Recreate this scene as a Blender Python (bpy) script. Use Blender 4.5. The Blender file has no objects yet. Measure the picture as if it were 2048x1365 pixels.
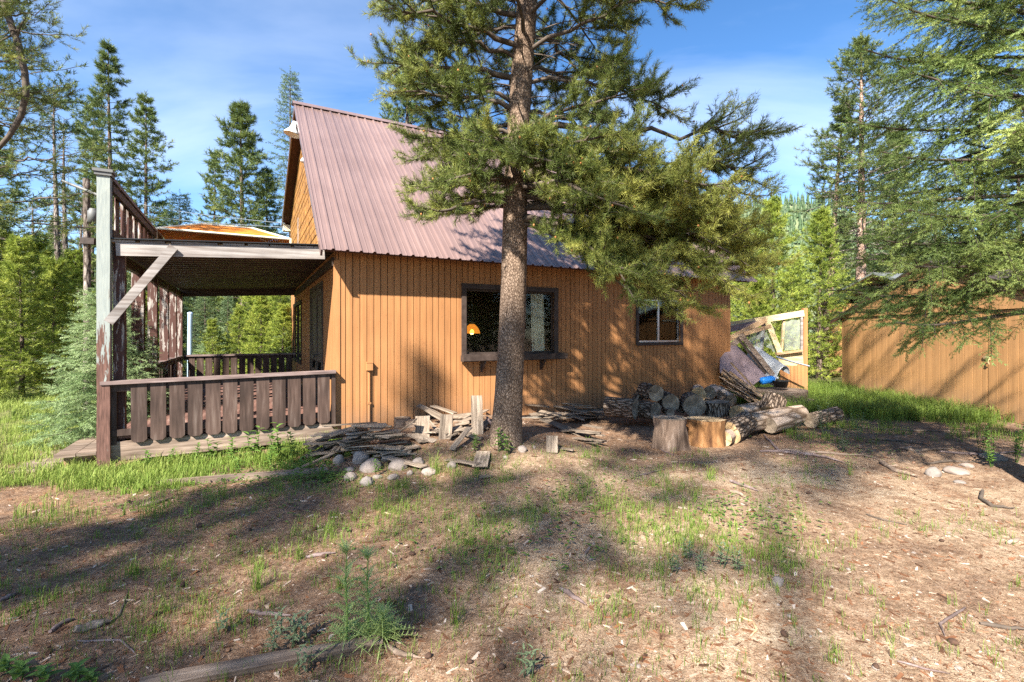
import bpy, bmesh, math, random
import numpy as np
from mathutils import Vector, Matrix, noise

# ------------------------------------------------------------------ camera, sky, sun
scn = bpy.context.scene
R = math.radians
EYE = 1.6
cam_d = bpy.data.cameras.new('camera'); cam = bpy.data.objects.new('camera', cam_d)
scn.collection.objects.link(cam); scn.camera = cam
cam.location = (0, 0, EYE); cam.rotation_euler = (R(90), 0, 0)
cam_d.sensor_width = 36; cam_d.lens = 36*985/2048; cam_d.shift_y = -0.0071
cam_d.clip_start = .05; cam_d.clip_end = 3000
SUN_EL, SUN_AZ = R(40), R(24)            # the sun stands behind the camera and to its left
to_sun = Vector((-math.sin(SUN_AZ)*math.cos(SUN_EL), -math.cos(SUN_AZ)*math.cos(SUN_EL), math.sin(SUN_EL)))
sun_d = bpy.data.lights.new('sun', 'SUN'); sun = bpy.data.objects.new('sun', sun_d)
scn.collection.objects.link(sun); sun_d.energy = 5.0; sun_d.angle = R(.9); sun_d.color = (1, .93, .82)
sun.rotation_euler = to_sun.to_track_quat('Z', 'Y').to_euler()
world = bpy.data.worlds.new('World'); scn.world = world; world.use_nodes = True
wt = world.node_tree; wt.nodes.clear()
def wn(t, **k):
    n = wt.nodes.new(t)
    for a, b in k.items(): setattr(n, a, b)
    return n
w_out = wn('ShaderNodeOutputWorld'); w_bg = wn('ShaderNodeBackground'); w_sky = wn('ShaderNodeTexSky')
w_sky.sky_type = 'NISHITA'; w_sky.sun_disc = False; w_sky.sun_elevation = SUN_EL
w_sky.sun_rotation = math.atan2(to_sun.x, to_sun.y)
w_sky.altitude = 1800; w_sky.air_density = 1.0; w_sky.dust_density = .35; w_sky.ozone_density = 2.2
w_tc = wn('ShaderNodeTexCoord'); w_sep = wn('ShaderNodeSeparateXYZ')
wt.links.new(w_tc.outputs['Generated'], w_sep.inputs[0])
w_add = wn('ShaderNodeMath', operation='ADD'); w_add.inputs[1].default_value = .22
wt.links.new(w_sep.outputs['Z'], w_add.inputs[0])
w_dx = wn('ShaderNodeMath', operation='DIVIDE'); w_dy = wn('ShaderNodeMath', operation='DIVIDE')
wt.links.new(w_sep.outputs['X'], w_dx.inputs[0]); wt.links.new(w_add.outputs[0], w_dx.inputs[1])
wt.links.new(w_sep.outputs['Y'], w_dy.inputs[0]); wt.links.new(w_add.outputs[0], w_dy.inputs[1])
w_cmb = wn('ShaderNodeCombineXYZ')
wt.links.new(w_dx.outputs[0], w_cmb.inputs[0]); wt.links.new(w_dy.outputs[0], w_cmb.inputs[1])
w_map = wn('ShaderNodeMapping'); w_map.inputs['Scale'].default_value = (.75, 1.7, 1); w_map.inputs['Location'].default_value = (5.1, 3.4, 0)
w_map.inputs['Rotation'].default_value = (0, 0, R(-12))
wt.links.new(w_cmb.outputs[0], w_map.inputs[0])
w_noi = wn('ShaderNodeTexNoise'); w_noi.inputs['Scale'].default_value = 1.15; w_noi.inputs['Detail'].default_value = 7
w_noi.inputs['Roughness'].default_value = .52; w_noi.inputs['Distortion'].default_value = .35
wt.links.new(w_map.outputs[0], w_noi.inputs['Vector'])
w_rmp = wn('ShaderNodeValToRGB'); w_rmp.color_ramp.elements[0].position = .40; w_rmp.color_ramp.elements[1].position = .80
wt.links.new(w_noi.outputs['Fac'], w_rmp.inputs[0])
w_mul = wn('ShaderNodeMath', operation='MULTIPLY'); w_mul.inputs[1].default_value = .27
wt.links.new(w_rmp.outputs['Color'], w_mul.inputs[0])
w_mix = wn('ShaderNodeMix', data_type='RGBA'); w_mix.inputs['B'].default_value = (7.6, 8.0, 8.6, 1)
w_hsv = wn('ShaderNodeHueSaturation'); w_hsv.inputs['Saturation'].default_value = 1.2
wt.links.new(w_sky.outputs[0], w_hsv.inputs['Color'])
wt.links.new(w_mul.outputs[0], w_mix.inputs['Factor']); wt.links.new(w_hsv.outputs[0], w_mix.inputs['A'])
wt.links.new(w_mix.outputs['Result'], w_bg.inputs[0]); w_bg.inputs[1].default_value = .082
wt.links.new(w_bg.outputs[0], w_out.inputs[0])
vs = scn.view_settings; vs.view_transform = 'Standard'; vs.look = 'None'; vs.exposure = 1.85; vs.gamma = 1
scn.cycles.max_bounces = 8; scn.cycles.transparent_max_bounces = 12; scn.cycles.diffuse_bounces = 3
scn.cycles.use_denoising = False; scn.cycles.sample_clamp_indirect = 2.5; scn.cycles.use_adaptive_sampling = False

# ------------------------------------------------------------------ helpers
C = scn.collection
rnd = random.Random(7)

class MB:
    """collects shapes, then builds ONE mesh object"""
    def __init__(s): s.v = []; s.f = []; s.m = []; s.sm = []
    def add(s, vs, fs, mi=0, smooth=False):
        b = len(s.v); s.v.extend([tuple(p) for p in vs])
        for f in fs: s.f.append(tuple(b+i for i in f)); s.m.append(mi); s.sm.append(smooth)
    def box(s, lo, hi, mi=0, M=None, jit=0):
        x0, y0, z0 = lo; x1, y1, z1 = hi
        vs = [(x0,y0,z0),(x1,y0,z0),(x1,y1,z0),(x0,y1,z0),(x0,y0,z1),(x1,y0,z1),(x1,y1,z1),(x0,y1,z1)]
        if jit: vs = [(a+rnd.uniform(-jit,jit), b+rnd.uniform(-jit,jit), c+rnd.uniform(-jit,jit)*.4) for a,b,c in vs]
        if M is not None: vs = [M @ Vector(p) for p in vs]
        s.add(vs, [(0,3,2,1),(4,5,6,7),(0,1,5,4),(1,2,6,5),(2,3,7,6),(3,0,4,7)], mi)
    def beam(s, p, q, w, h, mi=0, up=(0,0,1), roll=0):
        """a board from p to q, w wide (sideways), h high"""
        p, q = Vector(p), Vector(q); d = q-p; L = d.length; d.normalize(); up = Vector(up)
        if abs(d.dot(up)) > .98: up = Vector((0,1,0))
        sx = d.cross(up).normalized(); uz = sx.cross(d)
        if roll: sx = Matrix.Rotation(roll, 3, d) @ sx; uz = Matrix.Rotation(roll, 3, d) @ uz
        M = Matrix(((d.x,sx.x,uz.x,p.x),(d.y,sx.y,uz.y,p.y),(d.z,sx.z,uz.z,p.z),(0,0,0,1)))
        s.box((0,-w/2,-h/2), (L,w/2,h/2), mi, M)
    def prism(s, poly, fn, d0, d1, mi=0):
        n = len(poly)
        vs = [fn(u, v, d0) for u, v in poly]+[fn(u, v, d1) for u, v in poly]
        s.add(vs, [tuple(range(n))[::-1], tuple(range(n, 2*n))]+[(i,(i+1)%n,n+(i+1)%n,n+i) for i in range(n)], mi)
    def tube(s, pts, rad, seg=6, mi=0, cap=True, wob=None):
        pts = [Vector(p) for p in pts]; n = len(pts)
        if n < 2: return
        t = [(pts[min(i+1,n-1)]-pts[max(i-1,0)]).normalized() for i in range(n)]
        a = t[0].orthogonal().normalized(); vs = []
        for i in range(n):
            a = (a - t[i]*a.dot(t[i])); a = a.normalized() if a.length > 1e-6 else t[i].orthogonal().normalized()
            b = t[i].cross(a); r = rad[i] if hasattr(rad, '__len__') else rad
            for k in range(seg):
                an = 2*math.pi*k/seg; rr = r*(wob(i, an) if wob else 1)
                vs.append(pts[i]+(a*math.cos(an)+b*math.sin(an))*rr)
        fs = [(i*seg+k, i*seg+(k+1)%seg, (i+1)*seg+(k+1)%seg, (i+1)*seg+k) for i in range(n-1) for k in range(seg)]
        s.add(vs, fs, mi, True)
        if cap:
            s.add(vs[:seg], [tuple(range(seg))[::-1]], mi); s.add(vs[-seg:], [tuple(range(seg))], mi)
    def lathe(s, prof, seg=20, mi=0, M=None):
        vs = [(r*math.cos(2*math.pi*k/seg), r*math.sin(2*math.pi*k/seg), z) for r, z in prof for k in range(seg)]
        if M is not None: vs = [M @ Vector(p) for p in vs]
        s.add(vs, [(i*seg+k, i*seg+(k+1)%seg, (i+1)*seg+(k+1)%seg, (i+1)*seg+k) for i in range(len(prof)-1) for k in range(seg)], mi, True)
    def build(s, name, mats, parent=None):
        me = bpy.data.meshes.new(name); me.from_pydata(s.v, [], s.f)
        for m in (mats if isinstance(mats, (list, tuple)) else [mats]): me.materials.append(m)
        me.polygons.foreach_set('material_index', s.m); me.polygons.foreach_set('use_smooth', s.sm); me.update()
        o = bpy.data.objects.new(name, me); C.objects.link(o); o.parent = parent
        return o

def tag(o, label=None, cat=None, group=None, kind=None):
    if label: o['label'] = label
    if cat: o['category'] = cat
    if group: o['group'] = group
    if kind: o['kind'] = kind
    return o
def thing(name, label, cat, loc=(0,0,0), rotz=0, group=None):
    o = bpy.data.objects.new(name, None); o.empty_display_size = .2; C.objects.link(o)
    o.location = loc; o.rotation_euler = (0, 0, rotz)
    return tag(o, label, cat, group)
def dup(root, loc, rotz=0, scale=1, label=None, group=None, tilt=(0, 0)):
    def cp(o, par):
        c = o.copy(); C.objects.link(c); c.parent = par
        for ch in o.children: cp(ch, c)
        return c
    r = cp(root, None); r.location = loc; r.rotation_euler = (tilt[0], tilt[1], rotz)
    r.scale = scale if hasattr(scale, '__len__') else (scale,)*3
    if label: r['label'] = label
    if group: r['group'] = group
    return r

# ------------------------------------------------------------------ materials
class NT:
    def __init__(s, name):
        s.m = bpy.data.materials.new(name); s.m.use_nodes = True; s.t = s.m.node_tree; s.t.nodes.clear()
        s.out = s.n('ShaderNodeOutputMaterial'); s.p = s.n('ShaderNodeBsdfPrincipled')
        s.l(s.p.outputs[0], s.out.inputs[0])
    def n(s, t, **k):
        x = s.t.nodes.new(t)
        for a, b in k.items(): setattr(x, a, b)
        return x
    def l(s, a, b): s.t.links.new(a, b)
    def coord(s, scale=(1,1,1), kind='Object'):
        tc = s.n('ShaderNodeTexCoord'); mp = s.n('ShaderNodeMapping'); mp.inputs['Scale'].default_value = scale
        s.l(tc.outputs[kind], mp.inputs[0]); return mp.outputs[0]
    def world(s, scale=(1,1,1)):
        g = s.n('ShaderNodeNewGeometry'); mp = s.n('ShaderNodeMapping'); mp.inputs['Scale'].default_value = scale
        s.l(g.outputs['Position'], mp.inputs[0]); return mp.outputs[0]
    def noise(s, vec, scale, detail=4, rough=.55, dist=0):
        x = s.n('ShaderNodeTexNoise'); x.inputs['Scale'].default_value = scale; x.inputs['Detail'].default_value = detail
        x.inputs['Roughness'].default_value = rough; x.inputs['Distortion'].default_value = dist
        s.l(vec, x.inputs['Vector']); return x.outputs['Fac']
    def voro(s, vec, scale, feature='F1'):
        x = s.n('ShaderNodeTexVoronoi', feature=feature); x.inputs['Scale'].default_value = scale
        s.l(vec, x.inputs['Vector']); return x.outputs['Distance'], x.outputs.get('Color')
    def ramp(s, fac, stops):
        x = s.n('ShaderNodeValToRGB'); e = x.color_ramp.elements
        while len(e) < len(stops): e.new(.5)
        for i, (p, c) in enumerate(stops):
            e[i].position = p; e[i].color = (*c, 1) if len(c) == 3 else c
        s.l(fac, x.inputs[0]); return x.outputs[0]
    def mix(s, fac, a, b, mode='MIX'):
        x = s.n('ShaderNodeMix', data_type='RGBA', blend_type=mode)
        for sock, val in ((x.inputs['Factor'], fac), (x.inputs['A'], a), (x.inputs['B'], b)):
            if hasattr(val, 'links') or hasattr(val, 'is_output'): s.l(val, sock)
            elif isinstance(val, (int, float)): sock.default_value = val
            else: sock.default_value = (*val, 1)
        return x.outputs['Result']
    def bump(s, h, strength=.3, dist=.01):
        b = s.n('ShaderNodeBump'); b.inputs['Strength'].default_value = strength; b.inputs['Distance'].default_value = dist
        s.l(h, b.inputs['Height']); s.l(b.outputs[0], s.p.inputs['Normal'])
    def base(s, c, rough=.7, spec=.3):
        if hasattr(c, 'is_output'): s.l(c, s.p.inputs['Base Color'])
        else: s.p.inputs['Base Color'].default_value = (*c, 1)
        s.p.inputs['Roughness'].default_value = rough; s.p.inputs['Specular IOR Level'].default_value = spec

def m_wood(name, c1, c2, c3, grain=(1, 14, 14), rough=.75, scale=3, bump=.35, knots=True, objrand=.25):
    """weathered or painted timber: stretched grain along local axes, blotches, a shift per object"""
    k = NT(name); v = k.coord(grain); v2 = k.coord((1,1,1))
    oi = k.n('ShaderNodeObjectInfo'); av = k.n('ShaderNodeVectorMath', operation='ADD'); k.l(v, av.inputs[0])
    cm = k.n('ShaderNodeCombineXYZ'); ml = k.n('ShaderNodeMath', operation='MULTIPLY'); ml.inputs[1].default_value = 37
    k.l(oi.outputs['Random'], ml.inputs[0])
    for i in range(3): k.l(ml.outputs[0], cm.inputs[i])
    k.l(cm.outputs[0], av.inputs[1])
    g = k.noise(av.outputs[0], scale, 6, .6, .3); b = k.noise(v2, 1.7, 4)
    col = k.ramp(g, [(.3, c1), (.55, c2), (.75, c3)])
    blot = k.ramp(b, [(.35, (.72,.72,.72)), (.65, (1.12,1.1,1.08))])
    col = k.mix(1.0, col, blot, 'MULTIPLY')
    if objrand:
        hv = k.n('ShaderNodeHueSaturation'); mr = k.n('ShaderNodeMapRange'); mr.inputs['To Min'].default_value = 1-objrand; mr.inputs['To Max'].default_value = 1+objrand
        k.l(oi.outputs['Random'], mr.inputs[0]); k.l(mr.outputs[0], hv.inputs['Value']); k.l(col, hv.inputs['Color']); col = hv.outputs[0]
    k.base(col, rough, .25); k.bump(g, bump, .006); return k.m

def m_siding(name, base, dark, streak=.5):
    """painted plywood siding: faded top coat, rain streaks running down, faint wood grain"""
    k = NT(name); v = k.coord((9, 9, .5)); v2 = k.coord((1,1,1)); v3 = k.coord((60, 60, 2.2)); v4 = k.coord((9.5, 9.5, .02))
    a = k.noise(v, 1.6, 5, .6); b = k.noise(v2, .9, 3); g = k.noise(v3, 1.2, 4); bd = k.noise(v4, 1.0, 1)
    col = k.mix(k.ramp(a, [(.35,(0,0,0)),(.75,(streak,)*3)]), base, dark)
    col = k.mix(1.0, col, k.ramp(b, [(.3,(.84,.82,.8)),(.7,(1.1,1.1,1.1))]), 'MULTIPLY')
    col = k.mix(1.0, col, k.ramp(bd, [(.3,(.86,.86,.86)),(.7,(1.1,1.1,1.1))]), 'MULTIPLY')
    col = k.mix(1.0, col, k.ramp(g, [(.25,(.86,.85,.84)),(.6,(1.04,1.04,1.04))]), 'MULTIPLY')
    sp = k.noise(v2, 38, 2); col = k.mix(k.ramp(sp, [(.69,(0,0,0)),(.74,(.6,)*3)]), col, (dark[0]*.5, dark[1]*.5, dark[2]*.5))
    sz = k.n('ShaderNodeSeparateXYZ'); k.l(k.coord(), sz.inputs[0]); mz = k.n('ShaderNodeMapRange'); mz.inputs['From Min'].default_value = .75; mz.inputs['From Max'].default_value = .05; k.l(sz.outputs['Z'], mz.inputs[0])
    mm = k.n('ShaderNodeMath', operation='MULTIPLY'); k.l(mz.outputs[0], mm.inputs[0]); k.l(k.noise(k.coord((3,3,1.2)), 2.2, 6, .65), mm.inputs[1]); col = k.mix(k.ramp(mm.outputs[0], [(.12,(0,0,0)),(.6,(.6,)*3)]), col, (.16,.12,.09))
    k.base(col, .72, .25); k.bump(g, .25, .004); return k.m

def m_peel(name, under, paint, amount=.5, scale=3.2, grain=(7, 7, .9), rough=.7):
    """old paint peeling off timber in long flakes"""
    k = NT(name); v = k.coord(grain); v2 = k.coord((22, 22, 2))
    a = k.noise(v, scale, 7, .62, .4); g = k.noise(v2, 3, 4)
    wood = k.mix(1.0, under, k.ramp(g, [(.3,(.55,.55,.55)),(.7,(1.25,1.25,1.25))]), 'MULTIPLY')
    pt = k.mix(1.0, paint, k.ramp(g, [(.3,(.85,.85,.85)),(.7,(1.05,1.05,1.05))]), 'MULTIPLY')
    e = .5+(.5-amount)*.5
    col = k.mix(k.ramp(a, [(e-.012,(0,0,0)),(e+.012,(1,1,1))]), wood, pt)
    k.base(col, rough, .25); k.bump(a, .5, .006); return k.m

def m_bark(name, c1, c2, c3, sc=9, zs=.35, strength=.9, dist=.02):
    k = NT(name); v = k.coord((1, 1, zs)); d, _ = k.voro(v, sc*1.6, 'DISTANCE_TO_EDGE'); n = k.noise(v, sc, 6, .65, .6); n2 = k.noise(k.coord((1,1,1)), 1.3, 3)
    n3 = k.noise(k.coord((1,1,.8)), 42, 3)
    h = k.n('ShaderNodeMath', operation='MULTIPLY'); k.l(k.ramp(d, [(0,(0,0,0)),(.22,(1,1,1))]), h.inputs[0]); k.l(n, h.inputs[1])
    col = k.ramp(h.outputs[0], [(.06, c1), (.3, c2), (.62, c3)])
    col = k.mix(1.0, col, k.ramp(n2, [(.35,(.75,.72,.7)),(.65,(1.15,1.12,1.1))]), 'MULTIPLY')
    col = k.mix(1.0, col, k.ramp(n3, [(.36,(.68,.66,.64)),(.62,(1.18,1.17,1.16))]), 'MULTIPLY')
    k.base(col, .9, .15); k.bump(h.outputs[0], strength, dist); return k.m

def m_leaf(name, dark, mid, light, trans=.3, objvar=.12, rough=.55):
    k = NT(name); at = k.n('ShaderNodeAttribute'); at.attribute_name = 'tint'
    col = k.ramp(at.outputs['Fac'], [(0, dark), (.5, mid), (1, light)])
    oi = k.n('ShaderNodeObjectInfo'); hv = k.n('ShaderNodeHueSaturation'); mr = k.n('ShaderNodeMapRange')
    mr.inputs['To Min'].default_value = 1-objvar; mr.inputs['To Max'].default_value = 1+objvar
    k.l(oi.outputs['Random'], mr.inputs[0]); k.l(mr.outputs[0], hv.inputs['Value']); k.l(col, hv.inputs['Color'])
    k.base(hv.outputs[0], rough, .3)
    tr = k.n('ShaderNodeBsdfTranslucent'); mx = k.n('ShaderNodeMixShader'); mx.inputs[0].default_value = trans
    k.l(hv.outputs[0], tr.inputs[0]); k.l(k.p.outputs[0], mx.inputs[1]); k.l(tr.outputs[0], mx.inputs[2]); k.l(mx.outputs[0], k.out.inputs[0])
    return k.m

def m_plain(name, c, rough=.6, metal=0, var=.15, sc=4):
    k = NT(name); n = k.noise(k.coord(), sc, 5); k.base(k.mix(1.0, c, k.ramp(n, [(.3,(1-var,)*3),(.7,(1+var,)*3)]), 'MULTIPLY'), rough, .4)
    k.p.inputs['Metallic'].default_value = metal; return k.m

def m_glass(name, tint=(.85,.9,.88), rough=.0, ior=1.52):
    k = NT(name); fr = k.n('ShaderNodeFresnel'); fr.inputs[0].default_value = ior
    t = k.n('ShaderNodeBsdfTransparent'); t.inputs[0].default_value = (*tint, 1); g = k.n('ShaderNodeBsdfGlossy'); g.inputs['Roughness'].default_value = rough
    mx = k.n('ShaderNodeMixShader'); k.l(fr.outputs[0], mx.inputs[0]); k.l(t.outputs[0], mx.inputs[1]); k.l(g.outputs[0], mx.inputs[2]); k.l(mx.outputs[0], k.out.inputs[0])
    return k.m

M = {}
M['siding'] = m_siding('painted_siding', (.39, .188, .076), (.27, .118, .044))
M['shed_siding'] = m_siding('shed_siding', (.46, .25, .105), (.38, .20, .082), .4)
M['groove'] = m_plain('groove_dark', (.035, .02, .012), .9)
M['cedar'] = m_wood('golden_cedar', (.10, .04, .012), (.34, .17, .045), (.46, .26, .075), (3, 3, 3), .55, 2.2, .3, objrand=0)
M['trim'] = m_wood('dark_brown_trim', (.035, .024, .02), (.055, .04, .034), (.085, .062, .052), (4, 4, 4), .6, 3)
M['rail'] = m_wood('brown_rail_paint', (.034, .021, .016), (.078, .050, .040), (.155, .118, .10), (9, 9, .8), .65, 2.2, .3, objrand=.16)
M['cap'] = m_wood('weathered_cap', (.085, .06, .055), (.19, .14, .13), (.33, .27, .26), (.8, 9, 9), .7, 2.5)
M['beamwood'] = m_wood('grey_beam', (.10, .07, .05), (.24, .18, .14), (.4, .33, .28), (.7, 9, 9), .8, 2.5)
M['fascia'] = m_wood('silver_fascia', (.13, .10, .085), (.30, .275, .26), (.44, .42, .41), (.55, 1, 12), .65, 2.0, .2)
def post_mat():
    k = NT('peeling_post'); v = k.coord((7, 7, .9)); a = k.noise(v, 3.2, 7, .62, .4); g = k.noise(k.coord((22, 22, 2)), 3, 4); big = k.noise(k.coord((9, 9, 1.2)), 1.1, 3)
    wood = k.mix(1.0, (.13,.07,.055), k.ramp(g, [(.3,(.5,.5,.5)),(.7,(1.3,1.3,1.3))]), 'MULTIPLY'); pt = k.mix(1.0, (.27,.30,.285), k.ramp(g, [(.3,(.8,.82,.84)),(.7,(1.08,1.06,1.02))]), 'MULTIPLY')
    sx = k.n('ShaderNodeSeparateXYZ'); k.l(k.coord(), sx.inputs[0]); mr = k.n('ShaderNodeMapRange'); mr.inputs['From Min'].default_value = .7; mr.inputs['From Max'].default_value = 2.3; mr.inputs['To Min'].default_value = -.24; mr.inputs['To Max'].default_value = .16
    k.l(sx.outputs['Z'], mr.inputs[0]); ad = k.n('ShaderNodeMath', operation='ADD'); k.l(mr.outputs[0], ad.inputs[0]); k.l(a, ad.inputs[1]); a2 = k.n('ShaderNodeMath', operation='MULTIPLY_ADD'); k.l(big, a2.inputs[0]); a2.inputs[1].default_value = .35; k.l(ad.outputs[0], a2.inputs[2])
    k.base(k.mix(k.ramp(a2.outputs[0], [(.60,(0,0,0)),(.63,(1,1,1))]), wood, pt), .75, .2); k.bump(a, .5, .006); return k.m
M['peel'] = post_mat()
M['peel_low'] = m_peel('peeling_post_low', (.15, .085, .065), (.24, .22, .2), .25)
M['peel_brown'] = m_peel('peeling_brown', (.36, .32, .29), (.085, .04, .032), .60)
M['deck'] = m_wood('red_deck', (.10, .05, .04), (.21, .115, .092), (.32, .235, .20), (9, .8, 9), .7, 2.2)
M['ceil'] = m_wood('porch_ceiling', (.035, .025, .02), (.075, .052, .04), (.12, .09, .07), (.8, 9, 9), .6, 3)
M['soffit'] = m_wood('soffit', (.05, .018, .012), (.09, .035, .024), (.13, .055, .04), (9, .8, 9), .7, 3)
M['shake'] = m_wood('grey_shake', (.09, .066, .048), (.26, .205, .155), (.44, .365, .29), (1.2, 16, 16), .85, 2.4, .5, objrand=.35)
M['timber'] = m_wood('old_timber', (.09, .06, .045), (.25, .185, .14), (.4, .32, .26), (1, 12, 12), .85, 2.6, .7)
M['pale_lumber'] = m_wood('pale_lumber', (.42, .32, .16), (.62, .50, .29), (.7, .6, .42), (1, 9, 9), .7, 2)
M['tan_board'] = m_wood('tan_board', (.22, .13, .07), (.42, .28, .16), (.55, .42, .28), (1, 11, 11), .75, 2.4, objrand=.3)
M['door'] = m_wood('door_paint', (.06, .045, .032), (.10, .08, .062), (.14, .115, .095), (9, 9, 1), .55, 2.5)
M['glass'] = m_glass('window_glass', rough=.05)
M['white_metal'] = m_plain('white_enamel', (.68, .70, .72), .35, 0, .08)
M['grey_metal'] = m_plain('grey_metal', (.13, .132, .13), .6, .2, .15)
M['alu'] = m_plain('aluminium', (.5, .52, .53), .4, .85, .1)
M['black'] = m_plain('black_plastic', (.012, .014, .016), .45)
M['blue'] = m_plain('blue_plastic', (.02, .2, .62), .35)
M['blue_pole'] = m_plain('pale_blue_pole', (.34, .44, .58), .45, .2)
M['curtain'] = m_plain('curtain_cloth', (.82, .83, .76), .9, 0, .06, 12)
M['interior'] = m_plain('interior_wall', (.16, .12, .085), .9)
M['conc'] = m_plain('weathered_concrete', (.26, .235, .2), .9, 0, .35, 7)
M['mauve'] = m_plain('mauve_sheet', (.20, .145, .15), .5, .1, .3, 6)
M['canopy'] = m_wood('orange_canopy', (.30, .085, .01), (.48, .16, .02), (.56, .23, .04), (.5, .5, 40), .7, 2, .2)
M['cream'] = m_plain('cream_frame', (.66, .6, .46), .5)
def roof_mat():
    k = NT('mauve_metal_roof'); n = k.noise(k.coord((1,1,1)), 1.1, 4); n2 = k.noise(k.coord((8,.6,.6)), 2.5, 5); n3 = k.noise(k.coord(), 55, 2)
    col = k.ramp(n, [(.3, (.158,.104,.092)), (.7, (.19,.128,.115))])
    col = k.mix(1.0, col, k.ramp(n2, [(.3,(.93,.92,.92)),(.7,(1.06,1.06,1.07))]), 'MULTIPLY')
    n4 = k.noise(k.coord((1.05, .01, .01)), 1.0, 0); col = k.mix(1.0, col, k.ramp(n4, [(.35,(.9,.9,.91)),(.65,(1.08,1.07,1.06))]), 'MULTIPLY')
    n5 = k.noise(k.coord((2.2, .35, .35)), 3, 6, .7); col = k.mix(k.ramp(n5, [(.60,(0,0,0)),(.78,(.5,)*3)]), col, (.15,.105,.085))
    col = k.mix(k.ramp(n3, [(.70,(0,0,0)),(.78,(.45,)*3)]), col, (.16,.10,.09))
    k.base(col, .34, .6); k.l(k.ramp(n2, [(.3,(.26,)*3),(.7,(.42,)*3)]), k.p.inputs['Roughness'])
    k.p.inputs['Coat Weight'].default_value = .2; k.p.inputs['Coat Roughness'].default_value = .2
    return k.m
M['roof'] = roof_mat()
def stone_mat():
    k = NT('granite'); v = k.coord(); n = k.noise(v, 3, 5); n2 = k.noise(v, 60, 2)
    oi = k.n('ShaderNodeObjectInfo')
    c = k.ramp(n, [(.3,(.15,.13,.115)),(.7,(.27,.24,.215))]); c = k.mix(k.ramp(n2, [(.6,(0,0,0)),(.7,(.5,)*3)]), c, (.14,.12,.115))
    c = k.mix(k.ramp(oi.outputs['Random'], [(0,(0,0,0)),(1,(.4,)*3)]), c, (.34,.25,.2))
    k.base(c, .85, .25); k.bump(n2, .3, .004); return k.m
M['stone'] = stone_mat()
M['bark'] = m_bark('pine_bark', (.075, .052, .037), (.185, .135, .10), (.31, .24, .185), 30, .5, .7, .009)
M['bark_red'] = m_bark('red_bark', (.12, .075, .055), (.30, .21, .165), (.46, .36, .30), 10, .5, .8, .02)
M['bark_far'] = m_bark('far_bark', (.05, .038, .03), (.13, .1, .08), (.24, .195, .165), 5, .4)
M['dead'] = m_bark('dead_wood', (.07, .058, .05), (.17, .145, .13), (.30, .27, .25), 8, .3)
M['twig'] = m_plain('twig_bark', (.085, .065, .05), .9, 0, .4, 9)
M['log_bark'] = m_bark('log_bark', (.045, .032, .024), (.20, .15, .11), (.42, .34, .27), 13, .25, 1, .03)
M['log_smooth'] = m_bark('log_smooth', (.14, .10, .07), (.37, .29, .225), (.56, .46, .38), 5, .2, .5, .01)
def end_mat(name, a, b, c):
    k = NT(name); g = k.n('ShaderNodeAttribute'); g.attribute_name = 'ring'
    v = k.coord(); n = k.noise(v, 4, 4); w = k.n('ShaderNodeMath', operation='MULTIPLY'); w.inputs[1].default_value = 70
    sp = k.n('ShaderNodeVectorMath', operation='LENGTH'); mp = k.n('ShaderNodeMapping'); mp.inputs['Scale'].default_value = (1,1,0)
    tc = k.n('ShaderNodeTexCoord'); k.l(tc.outputs['Object'], mp.inputs[0]); k.l(mp.outputs[0], sp.inputs[0])
    k.l(sp.outputs['Value'], w.inputs[0]); sn = k.n('ShaderNodeMath', operation='SINE'); ad = k.n('ShaderNodeMath', operation='ADD')
    nm = k.n('ShaderNodeMath', operation='MULTIPLY'); nm.inputs[1].default_value = 9; k.l(n, nm.inputs[0]); k.l(w.outputs[0], ad.inputs[0]); k.l(nm.outputs[0], ad.inputs[1]); k.l(ad.outputs[0], sn.inputs[0])
    col = k.mix(1.0, k.ramp(n, [(.3,a),(.5,b),(.75,c)]), k.ramp(sn.outputs[0], [(0,(.88,.87,.86)),(1,(1.05,1.04,1.03))]), 'MULTIPLY')
    rad = k.n('ShaderNodeTexGradient', gradient_type='RADIAL'); k.l(tc.outputs['Object'], rad.inputs[0])
    oi = k.n('ShaderNodeObjectInfo'); am = k.n('ShaderNodeMath', operation='MULTIPLY_ADD'); am.inputs[1].default_value = 17; k.l(rad.outputs['Fac'], am.inputs[0])
    om = k.n('ShaderNodeMath', operation='MULTIPLY'); om.inputs[1].default_value = 50; k.l(oi.outputs['Random'], om.inputs[0]); k.l(om.outputs[0], am.inputs[2])
    cv = k.n('ShaderNodeCombineXYZ'); k.l(am.outputs[0], cv.inputs[0]); nz = k.n('ShaderNodeMath', operation='MULTIPLY'); nz.inputs[1].default_value = .8; k.l(n, nz.inputs[0]); k.l(nz.outputs[0], cv.inputs[1])
    cr = k.noise(cv.outputs[0], 1.0, 1); col = k.mix(k.ramp(cr, [(.655,(0,0,0)),(.69,(.75,)*3)]), col, (.05,.036,.027))
    blo = k.noise(k.coord((5,5,5)), 1.3, 4); col = k.mix(1.0, col, k.ramp(blo, [(.3,(.62,.6,.57)),(.7,(1.12,1.1,1.08))]), 'MULTIPLY')
    k.base(col, .85, .2); k.bump(sn.outputs[0], .25, .004); return k.m
M['end_grey'] = end_mat('log_end_grey', (.15,.115,.085), (.30,.24,.18), (.44,.36,.28))
M['end_tan'] = end_mat('log_end_tan', (.34,.22,.11), (.52,.37,.21), (.64,.5,.33))
M['stump_side'] = m_wood('stump_wood', (.045, .028, .019), (.155, .108, .08), (.32, .255, .21), (6, 6, .8), .85, 2.4, 1.0)
M['stump_orange'] = m_wood('stump_orange', (.06, .026, .012), (.26, .13, .052), (.40, .26, .155), (5, 5, .9), .85, 2.4, 1.0)
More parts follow.
